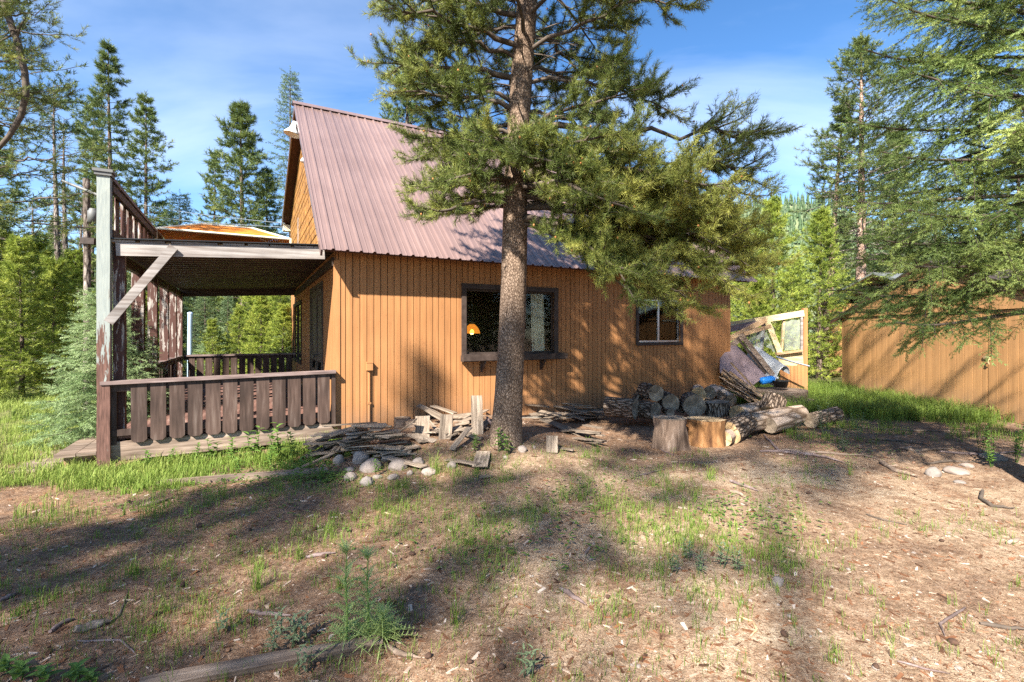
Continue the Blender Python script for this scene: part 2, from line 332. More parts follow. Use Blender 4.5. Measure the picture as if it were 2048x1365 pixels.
# foliage
M['pine'] = m_leaf('pine_needles', (0.036, 0.052, 0.013), (0.11, 0.145, 0.032), (0.33, 0.33, 0.075), .22)
M['pine_far'] = m_leaf('pine_needles_far', (0.05, 0.085, 0.026), (0.125, 0.175, 0.048), (0.24, 0.27, 0.075), .25)
M['pine_young'] = m_leaf('young_pine_needles', (0.1, 0.15, 0.022), (0.235, 0.3, 0.045), (0.42, 0.45, 0.085), .3)
M['spruce'] = m_leaf('spruce_needles', (0.04, 0.072, 0.02), (0.135, 0.20, 0.052), (0.37, 0.44, 0.125), .22)
M['spruce_far'] = m_leaf('spruce_needles_far', (0.04, 0.078, 0.036), (0.095, 0.15, 0.068), (0.19, 0.25, 0.12), .25)
M['spruce_pale'] = m_leaf('pale_spruce_needles', (0.1, 0.165, 0.06), (0.22, 0.32, 0.13), (0.4, 0.49, 0.25), .25)
M['grass'] = m_leaf('grass_blades', (.06, .10, .015), (.145, .225, .035), (.34, .39, .10), .35)
M['weed'] = m_leaf('weed_leaves', (.06, .12, .02), (.13, .23, .045), (.26, .36, .09), .35)
M['thistle'] = m_leaf('thistle_leaves', (.20, .30, .08), (.36, .46, .16), (.55, .60, .28), .3)
M['bluegrass'] = m_leaf('grey_green_weeds', (.10, .14, .07), (.2, .26, .14), (.36, .42, .27), .3)
M['cone'] = m_plain('cone_orange', (.38, .16, .05), .7, 0, .3, 20)

# ------------------------------------------------------------------ the lie of the land
TH = math.atan(1/1.874); DX, DY = math.cos(TH), math.sin(TH); AX, AY = -2.680, 7.5
def W(s, t): return (AX+s*DX-t*DY, AY+s*DY+t*DX)              # cabin axes -> world
def L(x, y): return ((x-AX)*DX+(y-AY)*DY, -(x-AX)*DY+(y-AY)*DX)
def zt(x, y):
    s, t = L(x, y)
    z = .34*math.exp(-((s-1.95)/1.15)**2)*math.exp(-((t+1.1)/2.0)**2)
    z += .10*math.exp(-((s-.4)/.9)**2)*math.exp(-((t+1.0)/.9)**2)
    z -= .10*math.exp(-((x+5.0)/2.4)**2)*math.exp(-((y-6.2)/2.2)**2)
    z += .05*noise.noise((x*.45, y*.45, 3.1))+.022*noise.noise((x*1.7, y*1.7, 9))+.008*noise.noise((x*6, y*6, 4))
    d = math.hypot(x, y)
    if d > 22: z += .35*noise.noise((x*.04, y*.04, 1))*min(1, (d-22)/30)
    return z-.012
def hit(px, py, z=None):
    """the place on the ground that was measured at photo point (px, py)"""
    zz = 0 if z is None else z
    for _ in range(6):
        k = (zz-EYE)/(-(py-668)/985); x, y = (px-1024)/985*k, k
        if z is None: zz = zt(x, y)
    return Vector((x, y, zz))

def axis(lo, hi, flo, fhi, st):
    a = list(np.arange(flo, fhi+1e-6, st)); d = st; x = a[0]
    while x > lo: d *= 1.22; x -= d; a.insert(0, x)
    d = st; x = a[-1]
    while x < hi: d *= 1.22; x += d; a.append(x)
    return a
gx = axis(-420, 420, -7.5, 8.5, .075); gy = axis(-60, 520, 1.3, 11.5, .075)
gb = MB(); gb.v = [(x, y, zt(x, y)) for y in gy for x in gx]; nx = len(gx)
gb.f = [(j*nx+i, j*nx+i+1, (j+1)*nx+i+1, (j+1)*nx+i) for j in range(len(gy)-1) for i in range(nx-1)]
gb.m = [0]*len(gb.f); gb.sm = [True]*len(gb.f)
def ground_mat():
    k = NT('forest_floor'); v = k.world()
    big = k.noise(v, .42, 4, .6); mid = k.noise(v, 2.3, 6, .65, .4); fine = k.noise(v, 22, 5, .7); vf = k.noise(v, 90, 3, .7)
    soil = k.ramp(fine, [(.3, (.06,.042,.03)), (.5, (.14,.095,.068)), (.7, (.25,.18,.135))])
    duff = k.ramp(fine, [(.3, (.10,.057,.034)), (.5, (.23,.14,.085)), (.72, (.37,.26,.175))])
    dust = k.ramp(fine, [(.28, (.24,.172,.11)), (.5, (.37,.285,.20)), (.75, (.53,.45,.345))])
    col = k.mix(k.ramp(mid, [(.38,(0,0,0)),(.58,(1,1,1))]), soil, duff)
    # pale trodden gravel to the right of the clearing, needle duff round the pine, greener earth to the left
    sx = k.n('ShaderNodeSeparateXYZ'); k.l(v, sx.inputs[0])
    def rng(sock, a, b):
        m = k.n('ShaderNodeMapRange', interpolation_type='SMOOTHSTEP'); m.inputs['From Min'].default_value = a; m.inputs['From Max'].default_value = b
        k.l(sock, m.inputs[0]); return m.outputs[0]
    def mulv(a, b):
        m = k.n('ShaderNodeMath', operation='MULTIPLY'); k.l(a, m.inputs[0])
        if hasattr(b, 'is_output'): k.l(b, m.inputs[1])
        else: m.inputs[1].default_value = b
        return m.outputs[0]
    bigw = k.ramp(big, [(.36,(.25,)*3),(.6,(1,1,1))])
    path = mulv(mulv(rng(sx.outputs['X'], -1.6, 1.2), rng(sx.outputs['Y'], 7.6, 5.2)), bigw)
    col = k.mix(path, col, k.mix(k.ramp(mid, [(.36,(0,0,0)),(.56,(1,1,1))]), duff, dust))
    green = mulv(rng(sx.outputs['X'], -3.5, -6.5), rng(sx.outputs['Y'], 5.5, 8))
    col = k.mix(mulv(green, .8), col, k.ramp(mid, [(.3,(.09,.11,.03)),(.6,(.15,.19,.05)),(.8,(.42,.38,.28))]))
    far = rng(sx.outputs['Y'], 11, 17); col = k.mix(mulv(far, .85), col, (.07,.09,.03))
    col = k.mix(1.0, col, k.ramp(vf, [(.3,(.62,.6,.58)),(.68,(1.35,1.33,1.3))]), 'MULTIPLY')
    d, _ = k.voro(v, 30); col = k.mix(k.ramp(d, [(.08,(.6,)*3),(.14,(0,0,0))]), col, (.42,.37,.32))
    k.base(col, .95, .12); k.bump(k.mix(.5, fine, vf), .9, .025); return k.m
tag(gb.build('ground', ground_mat()), kind='structure')

# a forested ridge far behind
hb = MB(); nxh, nyh = 90, 26
def hz(x, y):
    t = max(0, min(1, (y-150)/210)); t = t*t*(3-2*t)
    ridge = 62+26*math.sin(x*.011+.6)+14*noise.noise((x*.012, 2, 5))+40*max(0, (x-40)/420)
    return -2+t*ridge*(1-.35*max(0, (y-360)/150))+3.5*t*noise.noise((x*.05, y*.05, 1))
hb.v = [(-520+1040*i/(nxh-1), 150+330*j/(nyh-1), hz(-520+1040*i/(nxh-1), 150+330*j/(nyh-1))) for j in range(nyh) for i in range(nxh)]
hb.f = [(j*nxh+i, j*nxh+i+1, (j+1)*nxh+i+1, (j+1)*nxh+i) for j in range(nyh-1) for i in range(nxh-1)]
hb.m = [0]*len(hb.f); hb.sm = [True]*len(hb.f)
kh = NT('ridge_slope'); kh.base(kh.ramp(kh.noise(kh.world(), .05, 6), [(.35,(.08,.115,.065)),(.6,(.16,.19,.10)),(.75,(.3,.29,.18))]), .95, .1)
tag(hb.build('hill', kh.m), kind='structure')

# ------------------------------------------------------------------ board siding
def clip(poly, box):
    def cut(p, ax, val, keep_less):
        out = []
        for i in range(len(p)):
            a, b = p[i], p[(i+1) % len(p)]
            ia = (a[ax] <= val) if keep_less else (a[ax] >= val); ib = (b[ax] <= val) if keep_less else (b[ax] >= val)
            if ia: out.append(a)
            if ia != ib:
                f = (val-a[ax])/(b[ax]-a[ax]); out.append((a[0]+f*(b[0]-a[0]), a[1]+f*(b[1]-a[1])))
        return out
    p = list(poly)
    for ax, val, less in ((0, box[0], False), (0, box[1], True), (1, box[2], False), (1, box[3], True)):
        if p: p = cut(p, ax, val, less)
    return p if len(p) > 2 else None
def boards(mb, poly, fn, pitch, gap, d0, d1, holes=(), ang=0, mi=0, jit=0, start=0):
    """boards of one direction (ang from vertical) clipped to a convex outline, leaving holes out (upright boards only)"""
    ca, sa = math.cos(ang), math.sin(ang)
    rot = lambda p: (p[0]*ca+p[1]*sa, -p[0]*sa+p[1]*ca); inv = lambda p: (p[0]*ca-p[1]*sa, p[0]*sa+p[1]*ca)
    P = [rot(p) for p in poly]; u0 = min(p[0] for p in P); u1 = max(p[0] for p in P); v0 = min(p[1] for p in P)-1; v1 = max(p[1] for p in P)+1
    n = max(1, int(math.ceil((u1-u0-start)/pitch)))
    for k in range(-1 if start else 0, n):
        a, b = u0+start+k*pitch+gap/2, u0+start+(k+1)*pitch-gap/2
        cuts = sorted({a, b}|{h for o in holes for h in o[:2] if a < h < b})
        for c0, c1 in zip(cuts, cuts[1:]):
            iv = [(v0, v1)]
            for o in holes:
                if c0 >= o[0]-1e-6 and c1 <= o[1]+1e-6:
                    iv = [q for i in iv for q in ((i[0], min(i[1], o[2])), (max(i[0], o[3]), i[1])) if q[1]-q[0] > 1e-4]
            for i in iv:
                q = clip(P, (c0, c1, i[0], i[1]))
                if q: mb.prism([inv(p) for p in q], fn, d0, d1+(rnd.uniform(0, jit) if jit else 0), mi)

# ------------------------------------------------------------------ the cabin
cab = thing('cabin', 'orange-brown wooden cabin with steep mauve metal roof and covered side porch', 'cabin', (AX, AY, 0), TH)
def ffront(u, v, d): return (u, -d, v)
def fgab(u, v, d): return (-d, u, v)
w1 = (2.13, 3.93, 1.24, 2.38); w2 = (6.03, 7.24, 1.42, 2.34)
LEN, DEP, RT, RZ, FE, FZ, BE, BZ = 8.9, 8.9, 4.2, 6.79, -.45, 2.80, 9.2, 5.02
sl = (RZ-FZ)/(RT-FE); slb = (RZ-BZ)/(BE-RT)
wb = MB()
fp = [(0, .11), (LEN, .11), (LEN, 3.14), (0, 3.14)]
boards(wb, fp, ffront, .107, .011, 0, .016, (w1, w2), start=.03)
boards(wb, [(.005, .13), (LEN-.005, .13), (LEN-.005, 3.13), (.005, 3.13)], ffront, 50, 0, -.05, .004, (w1, w2), mi=1)
# right end and back of the house, plain siding
endp = [(0, .11), (DEP, .11), (DEP, BZ+.05), (RT, RZ-.07), (0, 3.14)]
boards(wb, endp, lambda u, v, d: (LEN-.02+d, u, v), .107, .011, 0, .016)
boards(wb, endp, lambda u, v, d: (LEN-.02+d, u, v), 50, 0, -.05, .004, mi=1)
wb.box((0, DEP-.05, .12), (LEN-.06, DEP, BZ), 0)
wb.build('front_wall', [M['siding'], M['groove']], cab)
gw = MB(); dr = (1.42, 3.2, .30, 2.44); gwin = (5.45, 7.7, .92, 2.36)
gp = [(.02, .11), (DEP, .11), (DEP, 2.86), (.02, 2.86)]
boards(gw, gp, fgab, .107, .011, 0, .016, (dr, gwin))
boards(gw, [(.03, .13), (DEP-.01, .13), (DEP-.01, 2.85), (.03, 2.85)], fgab, 50, 0, -.05, .004, (dr, gwin), mi=1)
gw.build('porch_wall', [M['siding'], M['groove']], cab)
gu = MB(); up = [(.03, 2.87), (DEP, 2.87), (DEP, BZ+.02), (RT, RZ-.07), (.03, 3.14)]
boards(gu, up, fgab, .155, .022, 0, .03, ang=R(90), jit=.012)
boards(gu, up, fgab, 50, 0, -.05, .003, mi=1)
gu.build('gable_cladding', [M['cedar'], M['groove']], cab)
for lo_, hi_ in (((-.05, 6.0, 2.88), (-.018, 6.22, 4.62)), ((-.055, 2.50, 4.02), (-.031, 2.66, 4.95))):
    gt = MB(); gt.box(lo_, hi_); gt.build('gable_trim', M['beamwood'], cab)
cb = MB(); cb.box((-.03, -.03, .10), (.055, .0, 2.72)); cb.box((-.03, -.0, .10), (-.0165, .075, 2.72)); cb.build('corner_board', M['siding'], cab)
fb = MB(); fb.box((.05, .02, -.25), (LEN-.05, .1, .125)); fb.build('foundation', M['conc'], cab)

# roof: ribbed metal sheets on both slopes
def roof_sheet(name, t0, z0, t1, z1, parent):
    mb = MB(); prof = []; s = -.27
    while s < LEN+.26:
        prof += [(s, 0), (s+.062, 0), (s+.074, .008), (s+.086, 0), (s+.136, 0), (s+.153, .026), (s+.178, .026), (s+.195, 0)]; s += .195
    prof.append((s, 0)); d = Vector((0, t1-t0, z1-z0)).normalized(); nrm = Vector((0, -d.z, d.y));
    if nrm.z < 0: nrm = -nrm
    N = 9; vs = []
    for j in range(N):
        f = j/(N-1)
        for a, h in prof:
            p = Vector((a, t0+(t1-t0)*f, z0+(z1-z0)*f))+nrm*(h+.004*noise.noise((a*1.3, f*4, 2))); vs.append(p)
    n = len(prof); mb.add(vs, [(j*n+i, j*n+i+1, (j+1)*n+i+1, (j+1)*n+i) for j in range(N-1) for i in range(n-1)])
    vs2 = [v-nrm*.006 for v in vs[:n]]; mb.add(vs[:n]+vs2, [(i, i+1, n+i+1, n+i) for i in range(n-1)])
    o = mb.build(name, M['roof'], parent)
    und = MB(); q = nrm*.02
    a, b = Vector((-.24, t0+.03*(1 if t1 > t0 else -1), z0)), Vector((LEN+.2, t1, z1))
    P = [Vector((-.24, t0+.05*(1 if t1>t0 else -1), z0+.05*abs(z1-z0)/abs(t1-t0))), Vector((LEN+.2, t0+.05*(1 if t1>t0 else -1), z0+.05*abs(z1-z0)/abs(t1-t0))), Vector((LEN+.2, t1, z1)), Vector((-.24, t1, z1))]
    und.add([p-q for p in P]+[p-q*2.6 for p in P], [(0,1,2,3),(7,6,5,4),(0,4,5,1),(1,5,6,2),(2,6,7,3),(3,7,4,0)])
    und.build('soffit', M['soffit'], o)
    return o
rf = roof_sheet('roof', FE, FZ, RT, RZ, cab); rb_ = roof_sheet('roof', BE, BZ, RT, RZ, cab)
rc = MB()
for sg, m in ((-1, sl), (1, slb)):
    c = 1/math.hypot(1, m); wv = .17
    p0 = Vector((0, RT, RZ+.055)); p1 = p0+Vector((0, sg*wv*c, -m*wv*c))
    vs = [p0, p1, p1-Vector((0,0,.006)), p0-Vector((0,0,.006))]
    rc.add([v+Vector((-.31,0,0)) for v in vs]+[v+Vector((LEN+.28,0,0)) for v in vs], [(0,1,5,4),(1,2,6,5),(2,3,7,6),(0,3,2,1),(4,5,6,7)])
rc.build('ridge_cap', M['roof'], rf)
rk = MB()
def rake(s, t0, z0, t1, z1):
    p, q = Vector((s, t0, z0-.03)), Vector((s, t1, z1-.03)); rk.beam(p, q, .03, .10, up=(0, 0, 1))
rake(-.262, FE, FZ-.02, RT, RZ-.02); rake(-.262, BE, BZ-.02, RT, RZ-.02)
rk.build('rake_board', M['roof'], rf)
rx = MB(); rx.box((-.24, DEP+.02, BZ-.22), (.0, DEP+.26, BZ-.03)); rx.build('eave_return', M['cream'], cab)
# front-eave gutter board
eb = MB(); eb.box((-.2, FE+.06, FZ-.012), (LEN+.18, FE+.085, FZ+.05)); eb.build('eave_board', M['soffit'], cab)

# picture window with flower shelf
def window(hole, name, label, fr, depth, shelf=None, mull=(), mat='trim', sash=None):
    x0, x1, z0, z1 = hole; mb = MB(); e = fr
    mb.box((x0-e, -.045, z1), (x1+e, .05, z1+e)); mb.box((x0-e, -.043, z0-e*.9), (x1+e, .05, z0))
    mb.box((x0-e, -.041, z0), (x0, .05, z1)); mb.box((x1, -.041, z0), (x1+e, .05, z1))
    o = mb.build(name, M[mat], cab); o['label'] = label
    sm = MB(); b = .035
    sm.box((x0, .02, z0), (x0+b, .05, z1)); sm.box((x1-b, .02, z0), (x1, .05, z1)); sm.box((x0+b, .02, z0), (x1-b, .05, z0+b)); sm.box((x0+b, .02, z1-b), (x1-b, .05, z1))
    for m in mull: sm.box((m-.025, .015, z0+b), (m+.025, .05, z1-b))
    sm.build('sash', M[sash or mat], o)
    g = MB(); g.add([(x0+b, .036, z0+b), (x1-b, .036, z0+b), (x1-b, .036, z1-b), (x0+b, .036, z1-b)], [(0,1,2,3)])
    g.build('pane', M['glass'], o)
    return o
win = window(w1, 'window', 'wide picture window with dark brown frame', .085, .05, mull=(2.98,))
sh = MB(); sh.box((2.02, -.20, 1.125), (4.08, -.046, 1.155))
pl = [(2.0+2.1*i/48, 1.245+.014*math.sin(i*.75)) for i in range(49)]
sh.prism([(2.0, 1.14), (4.1, 1.14)]+pl[::-1], lambda u, v, d: (u, -.20-d, v), 0, .025); sh.box((2.02, -.199, 1.156), (2.045, -.046, 1.23)); sh.box((4.055, -.199, 1.156), (4.08, -.046, 1.23))
sh.build('flower_shelf', M['trim'], win)
for bx in (2.42, 3.63):
    bm = MB(); bm.box((bx-.02, -.18, 1.085), (bx+.02, -.018, 1.12)); bm.box((bx-.02, -.05, .93), (bx+.02, -.0175, 1.084)); bm.beam((bx, -.04, .95), (bx, -.16, 1.09), .03, .03); bm.build('shelf_bracket', M['trim'], win)
window(w2, 'window', 'smaller sliding window with grey metal sash', .075, .05, mull=(6.63,), sash='alu')
# window and door on the porch side
mb = MB(); t0, t1, z0, z1 = gwin
mb.box((-.04, t0-.09, z1), (.03, t1+.09, z1+.09)); mb.box((-.042, t0-.09, z0-.09), (.03, t1+.09, z0)); mb.box((-.038, t0-.09, z0), (.03, t0, z1)); mb.box((-.038, t1, z0), (.03, t1+.09, z1)); mb.box((-.03, (t0+t1)/2-.04, z0), (.03, (t0+t1)/2+.04, z1))
po = mb.build('porch_window', M['trim'], cab)
g = MB(); g.add([(.0, t0, z0), (.0, t1, z0), (.0, t1, z1), (.0, t0, z1)], [(0,1,2,3)]); g.build('pane', M['glass'], po)
mb = MB(); t0, t1, z0, z1 = dr
mb.box((-.045, t0-.0, z1-.0), (.0, t1, z1+.09)); mb.box((-.043, t0-.09, z0), (.0, t0, z1+.09)); mb.box((-.043, t1, z0), (.0, t1+.09, z1+.09))
df = mb.build('door', M['door'], cab)
sd = MB()
for a, b in ((t0, t0+.88), (t0+.89, t1)):
    sd.box((-.03, a+.01, z0), (-.0, a+.11, z1)); sd.box((-.03, b-.11, z0), (-.0, b-.01, z1)); sd.box((-.029, a+.11, z1-.12), (-.0, b-.11, z1))
    sd.box((-.029, a+.11, z0), (-.0, b-.11, z0+.2)); sd.box((-.029, a+.11, 1.08), (-.0, b-.11, 1.18)); sd.box((-.029, a+.11, .84), (-.0, b-.11, .92)); sd.box((-.012, a+.11, 1.18), (-.004, b-.11, z1-.12))
sd.build('screen_door', M['door'], df)
hn = MB(); hn.tube([(-.03, t0+.8, 1.2), (-.075, t0+.8, 1.19), (-.075, t0+.8, 1.08), (-.03, t0+.8, 1.07)], .011, 6); hn.build('handle', M['black'], df)
# painted conduit with a box on the front wall
cd = MB(); cd.tube([(.49, -.04, .05), (.49, -.04, .98), (.485, -.04, 1.06)], .018, 8); cd.box((.445, -.085, 1.03), (.535, -.0165, 1.15)); cd.box((.44, -.09, 1.145), (.54, -.0165, 1.16)); cd.box((.465, -.06, .5), (.515, -.0165, .53))
cd.build('conduit', M['siding'], cab)
# gable flood lights
for tt, zz, k in ((3.63, 5.88, 1), (2.75, 5.05, .62)):
    fl = MB(); T = Matrix.Translation((-.36 if k == 1 else -.2, tt, zz)) @ Matrix.Rotation(R(14), 4, 'Y') @ Matrix.Scale(k, 4)
    fl.lathe([(.0, .27), (.05, .265), (.062, .20), (.075, .12), (.125, .05), (.155, .01), (.165, -.02), (.16, -.022), (.15, .005), (.0, .06)] if k == 1 else [(0, .2), (.06, .19), (.07, .08), (.1, .02), (.1, -.05), (.085, -.055), (0, -.0)], 20, 0, T)
    fl.tube([T @ Vector((.0, 0, .2)), T @ Vector((.08, 0, .26)), (-.01, tt, zz+.2*k)], .02, 8)
    tag(fl.build('floodlight', M['white_metal'], cab), 'large white bell-shaped floodlight under the gable peak' if k == 1 else 'small white floodlight lower on the gable')

# ------------------------------------------------------------------ the porch (fixed to the cabin)
PD = 7.2; SX = -2.74                                     # porch length along the gable, outer line of posts
dk = MB(); y = .0
while y < PD:
    dk.box((SX+.02, y, .262), (-.02, y+.128, .30)); y += .136
dk.build('porch_deck', M['deck'], cab)
bm = MB(); bm.beam((SX-.02, -.03, .115), (-.045, -.03, .145), .05, .235)
bm.beam((SX, .3, .14), (SX, PD, .14), .05, .22); bm.build('deck_beam', M['beamwood'], cab)
for a_, z_ in ((SX, 1.2), (SX+.2, 4.0)):
    sk = MB(); sk.box((a_, z_, -.3), (-.1, z_+.1, .2)); sk.build('deck_support', M['groove'], cab)
def pz(s): return 2.755+.05*s
rfp = MB()
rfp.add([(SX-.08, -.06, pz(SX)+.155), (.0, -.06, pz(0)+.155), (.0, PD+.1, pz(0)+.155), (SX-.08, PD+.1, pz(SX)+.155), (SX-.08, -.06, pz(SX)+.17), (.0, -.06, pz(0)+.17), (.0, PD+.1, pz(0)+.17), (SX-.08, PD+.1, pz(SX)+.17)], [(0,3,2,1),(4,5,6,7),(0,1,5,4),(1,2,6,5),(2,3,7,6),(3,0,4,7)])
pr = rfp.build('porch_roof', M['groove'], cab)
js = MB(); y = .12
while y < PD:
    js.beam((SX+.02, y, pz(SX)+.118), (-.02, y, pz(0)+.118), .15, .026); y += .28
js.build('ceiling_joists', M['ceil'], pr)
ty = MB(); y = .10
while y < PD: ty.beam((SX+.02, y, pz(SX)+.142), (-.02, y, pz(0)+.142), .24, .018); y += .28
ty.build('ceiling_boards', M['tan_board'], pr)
fa = MB(); fa.beam((SX+.09, -.035, pz(SX)+.05), (-.17, -.035, pz(-.1)+.05), .035, .165, 0); fa.build('fascia', M['fascia'], pr)
fa = MB()
for k in range(9):
    a = SX+.05+k*.3+rnd.uniform(-.03, .03); fa.beam((a, -.045, pz(a)+.151), (min(a+.26, -.12), -.045, pz(a+.26)+.151), .03, .032)
fa.build('drip_strip', M['fascia'], pr)
ed = MB(); ed.beam((SX+.02, -.05, pz(SX)+.175), (-.1, -.05, pz(0)+.176), .09, .012); ed.build('roof_edge', M['black'], pr)
lg = MB(); lg.beam((-.03, 0.03, 2.70), (-.03, PD, 2.70), .05, .13); lg.build('ledger', M['ceil'], cab)
ob = MB(); ob.beam((SX+.02, .05, pz(SX)-.01), (SX+.02, PD, pz(SX)-.01), .07, .14); ob.build('porch_beam', M['ceil'], cab)
bt = MB(); bt.beam((SX, PD+.02, pz(SX)+.03), (0, PD+.02, pz(0)+.03), .04, .2); bt.build('fascia', M['ceil'], pr)

def post(s, t, z0, z1, w, mats, split=None, wob=.006):
    mb = MB(); N = 22; ring = []
    for j in range(N+1):
        z = z0+(z1-z0)*j/N
        for cx, cy in ((-1,-1),(1,-1),(1,1),(-1,1)):
            ring.append((s+cx*w/2+wob*noise.noise((z*3, cx, cy+s*3)), t+cy*w/2+wob*noise.noise((z*3+9, cx, cy)), z))
    for j in range(N):
        z = z0+(z1-z0)*(j+.5)/N
        mb.add(ring[j*4:j*4+8], [(k, (k+1) % 4, 4+(k+1) % 4, 4+k) for k in range(4)], 1 if (split and z < split) else 0)
    mb.add(ring[-4:], [(0,1,2,3)])
    return mb.build('porch_post', mats, cab)
p0_ = post(SX-.02, -.06, -.2, 3.60, .13, [M['peel'], M['peel']]); p0_['label'] = 'tall front post with peeling pale paint and a cap'
cp = MB(); cp.box((SX-.12, -.16, 3.60), (SX+.08, .04, 3.635)); cp.box((SX-.105, -.145, 3.56), (SX+.065, .025, 3.60)); cp.build('post_cap', M['grey_metal'], p0_)
po = post(SX+.10, .12, .0, 2.75, .12, [M['peel_brown'], M['peel_brown']]); po['label'] = 'dark second post just behind the front post'
for tt, w in ((1.95, .16), (3.3, .14), (4.7, .15), (6.0, .14), (7.1, .16)): post(SX, tt, -.1, pz(SX), w, [M['peel_brown'], M['peel_brown']])
br = MB(); br.beam((SX+.03, -.11, 1.74), (SX+.70, -.085, 2.74), .035, .105, up=(0, 1, 0), roll=R(90)); br.build('porch_brace', M['fascia'], cab)
# broad dark boards on the outer side of the porch
for tt, w in ((2.25, .30), (3.75, .26), (5.2, .26)):
    ws = MB(); ws.box((SX-.05, tt, .95), (SX-.02, tt+w, pz(SX)-.08)); ws.build('screen_board', M['peel_brown'], cab)

def railing(name, label, p, q, ztop, n, w, zb, facing, capw=.13, zslope=0, first=.09, plain=False, mat='rail'):
    """cap rail with broad boards whose lower corners are cut off"""
    p, q = Vector((p[0], p[1], 0)), Vector((q[0], q[1], 0)); d = q-p; LL = d.length; d.normalize(); nrm = Vector(facing)
    cp = MB(); a = p+Vector((0,0,ztop+zslope*LL)); b = q+Vector((0,0,ztop)); cp.beam(a, b, capw, .045)
    o = cp.build(name, M['cap'], cab); o['label'] = label
    rl = MB(); rl.beam(a-Vector((0,0,.07))+nrm*-.02, b-Vector((0,0,.07))+nrm*-.02, .04, .09); rl.build('stringer', M[mat], o)
    rl = MB(); rl.beam(p+Vector((0,0,zb+.13+zslope*LL))-nrm*.02, q+Vector((0,0,zb+.13))-nrm*.02, .04, .08); rl.build('stringer', M[mat], o)
    pitch = (LL-first-.05)/n
    for i in range(n):
        u = first+pitch*i; zz = zslope*(LL-u-w/2); bb = MB(); c = .035; h1 = ztop-.024+zz; h0 = zb+zz+rnd.uniform(-.008, .008)
        wv = w+rnd.uniform(-.005, .005); tw = rnd.uniform(-.006, .006)
        bb.prism([(u+c+tw, h0), (u+wv-c+tw, h0), (u+wv+tw, h0+c), (u+wv, h1), (u, h1), (u+tw, h0+c)], lambda x, z, dd: tuple(p+d*x+nrm*dd+Vector((0,0,z))), .002, .026)
        bb.build('baluster', M[mat], o)
    return o
fr = railing('porch_railing', 'front porch railing of broad brown boards', (SX-.05, -.075), (-.02, -.075), 1.03, 12, .168, .262, (0,-1,0), zslope=-.016, first=.30)
rp = MB(); rp.box((-.075, -.09, .2), (-.02, -.03, 1.0)); rp.box((SX+.02, -.06, .2), (SX+.1, .02, .95)); rp.build('rail_post', M['rail'], fr)
railing('porch_railing', 'back porch railing of broad brown boards', (SX+.1, PD-.05), (-.02, PD-.05), 1.04, 13, .15, .3, (0,-1,0), zslope=.0)
railing('porch_railing', 'sagging outer railing between the porch posts', (SX, 3.4), (SX, PD-.1), 1.02, 11, .2, .3, (-1,0,0))
railing('porch_railing', 'short outer railing beside the porch steps', (SX, 1.9), (SX, 2.8), 1.0, 3, .2, .3, (-1,0,0))
# guard rail round the roof of the porch
gr_ = MB(); gr_.beam((SX-.01, .02, 3.56), (SX-.01, 4.05, 3.50), .14, .045)
gro = gr_.build('roof_railing', M['cap'], cab); gro['label'] = 'guard rail along the outer edge of the porch roof'
for k in range(16):
    y = .06+k*.405
    if y > 3.85: break
    b = MB(); b.box((SX-.035, y, pz(SX)+.19), (SX-.005, y+.25, 3.535), 0, None, .012); b.build('slat', M['peel_brown'], gro)
for z0_, z1_ in ((pz(SX)+.26, pz(SX)+.26), (3.45, 3.42)):
    gs = MB(); gs.beam((SX+.03, .02, z0_), (SX+.03, 4.0, z1_), .05, .09); gs.build('stringer', M['rail'], gro)

# interior: floor, partition, so the windows look into a dim room
it = MB(); it.box((.05, .06, .25), (LEN-.1, DEP-.1, .28)); it.box((.06, 3.4, .281), (LEN-.1, 3.45, 2.69)); it.box((.05, .06, 2.70), (LEN-.1, DEP-.1, 2.73)); it.box((5.2, .07, .281), (5.25, 3.39, 2.69))
it.build('interior', M['interior'], cab)
def cabw(s, t, z): x, y = W(s, t); return (x, y, z)
# amber pendant lamp and curtain seen through the window
pd = thing('pendant_lamp', 'amber glass pendant lamp glowing behind the picture window', 'lamp', cabw(2.66, .95, 1.62))
k = NT('amber_glass'); k.base((.8, .33, .04), .2, .5); k.p.inputs['Emission Color'].default_value = (1, .42, .06, 1); k.p.inputs['Emission Strength'].default_value = .30
tp = k.n('ShaderNodeBsdfTransparent'); tp.inputs[0].default_value = (1, .62, .2, 1); mx = k.n('ShaderNodeMixShader'); mx.inputs[0].default_value = .45; k.l(tp.outputs[0], mx.inputs[1]); k.l(k.p.outputs[0], mx.inputs[2]); k.l(mx.outputs[0], k.out.inputs[0])
lm = MB(); lm.lathe([(.02,.17),(.05,.165),(.09,.13),(.13,.08),(.155,.02),(.16,-.01),(.155,-.014)], 24); lm.build('shade', k.m, pd)
k = NT('lamp_bulb'); k.base((1,.8,.4), .4); k.p.inputs['Emission Color'].default_value = (1,.66,.2,1); k.p.inputs['Emission Strength'].default_value = 3.0
lm = MB(); lm.lathe([(0,-.035),(.03,-.025),(.042,.01),(.03,.05),(.0,.07)], 16); lm.build('bulb', k.m, pd)
lm = MB(); lm.tube([(0,0,.17),(0,0,1.06)], .006, 6); lm.lathe([(.0,.26),(.035,.25),(.045,.17),(.02,.165)], 14); lm.build('chain', M['grey_metal'], pd)
ct = MB(); n = 40; xs = [3.55+.26*i/n for i in range(n+1)]
def cy(i, z): return .16+.025*math.sin(i*.9)+.01*math.sin(i*2.1+z)
zs = [1.2, 1.6, 2.0, 2.36]
ct.v = [(x+(.02*math.sin(z*2)), cy(i, z), z) for z in zs for i, x in enumerate(xs)]
ct.f = [(j*(n+1)+i, j*(n+1)+i+1, (j+1)*(n+1)+i+1, (j+1)*(n+1)+i) for j in range(3) for i in range(n)]; ct.m = [0]*len(ct.f); ct.sm = [True]*len(ct.f)
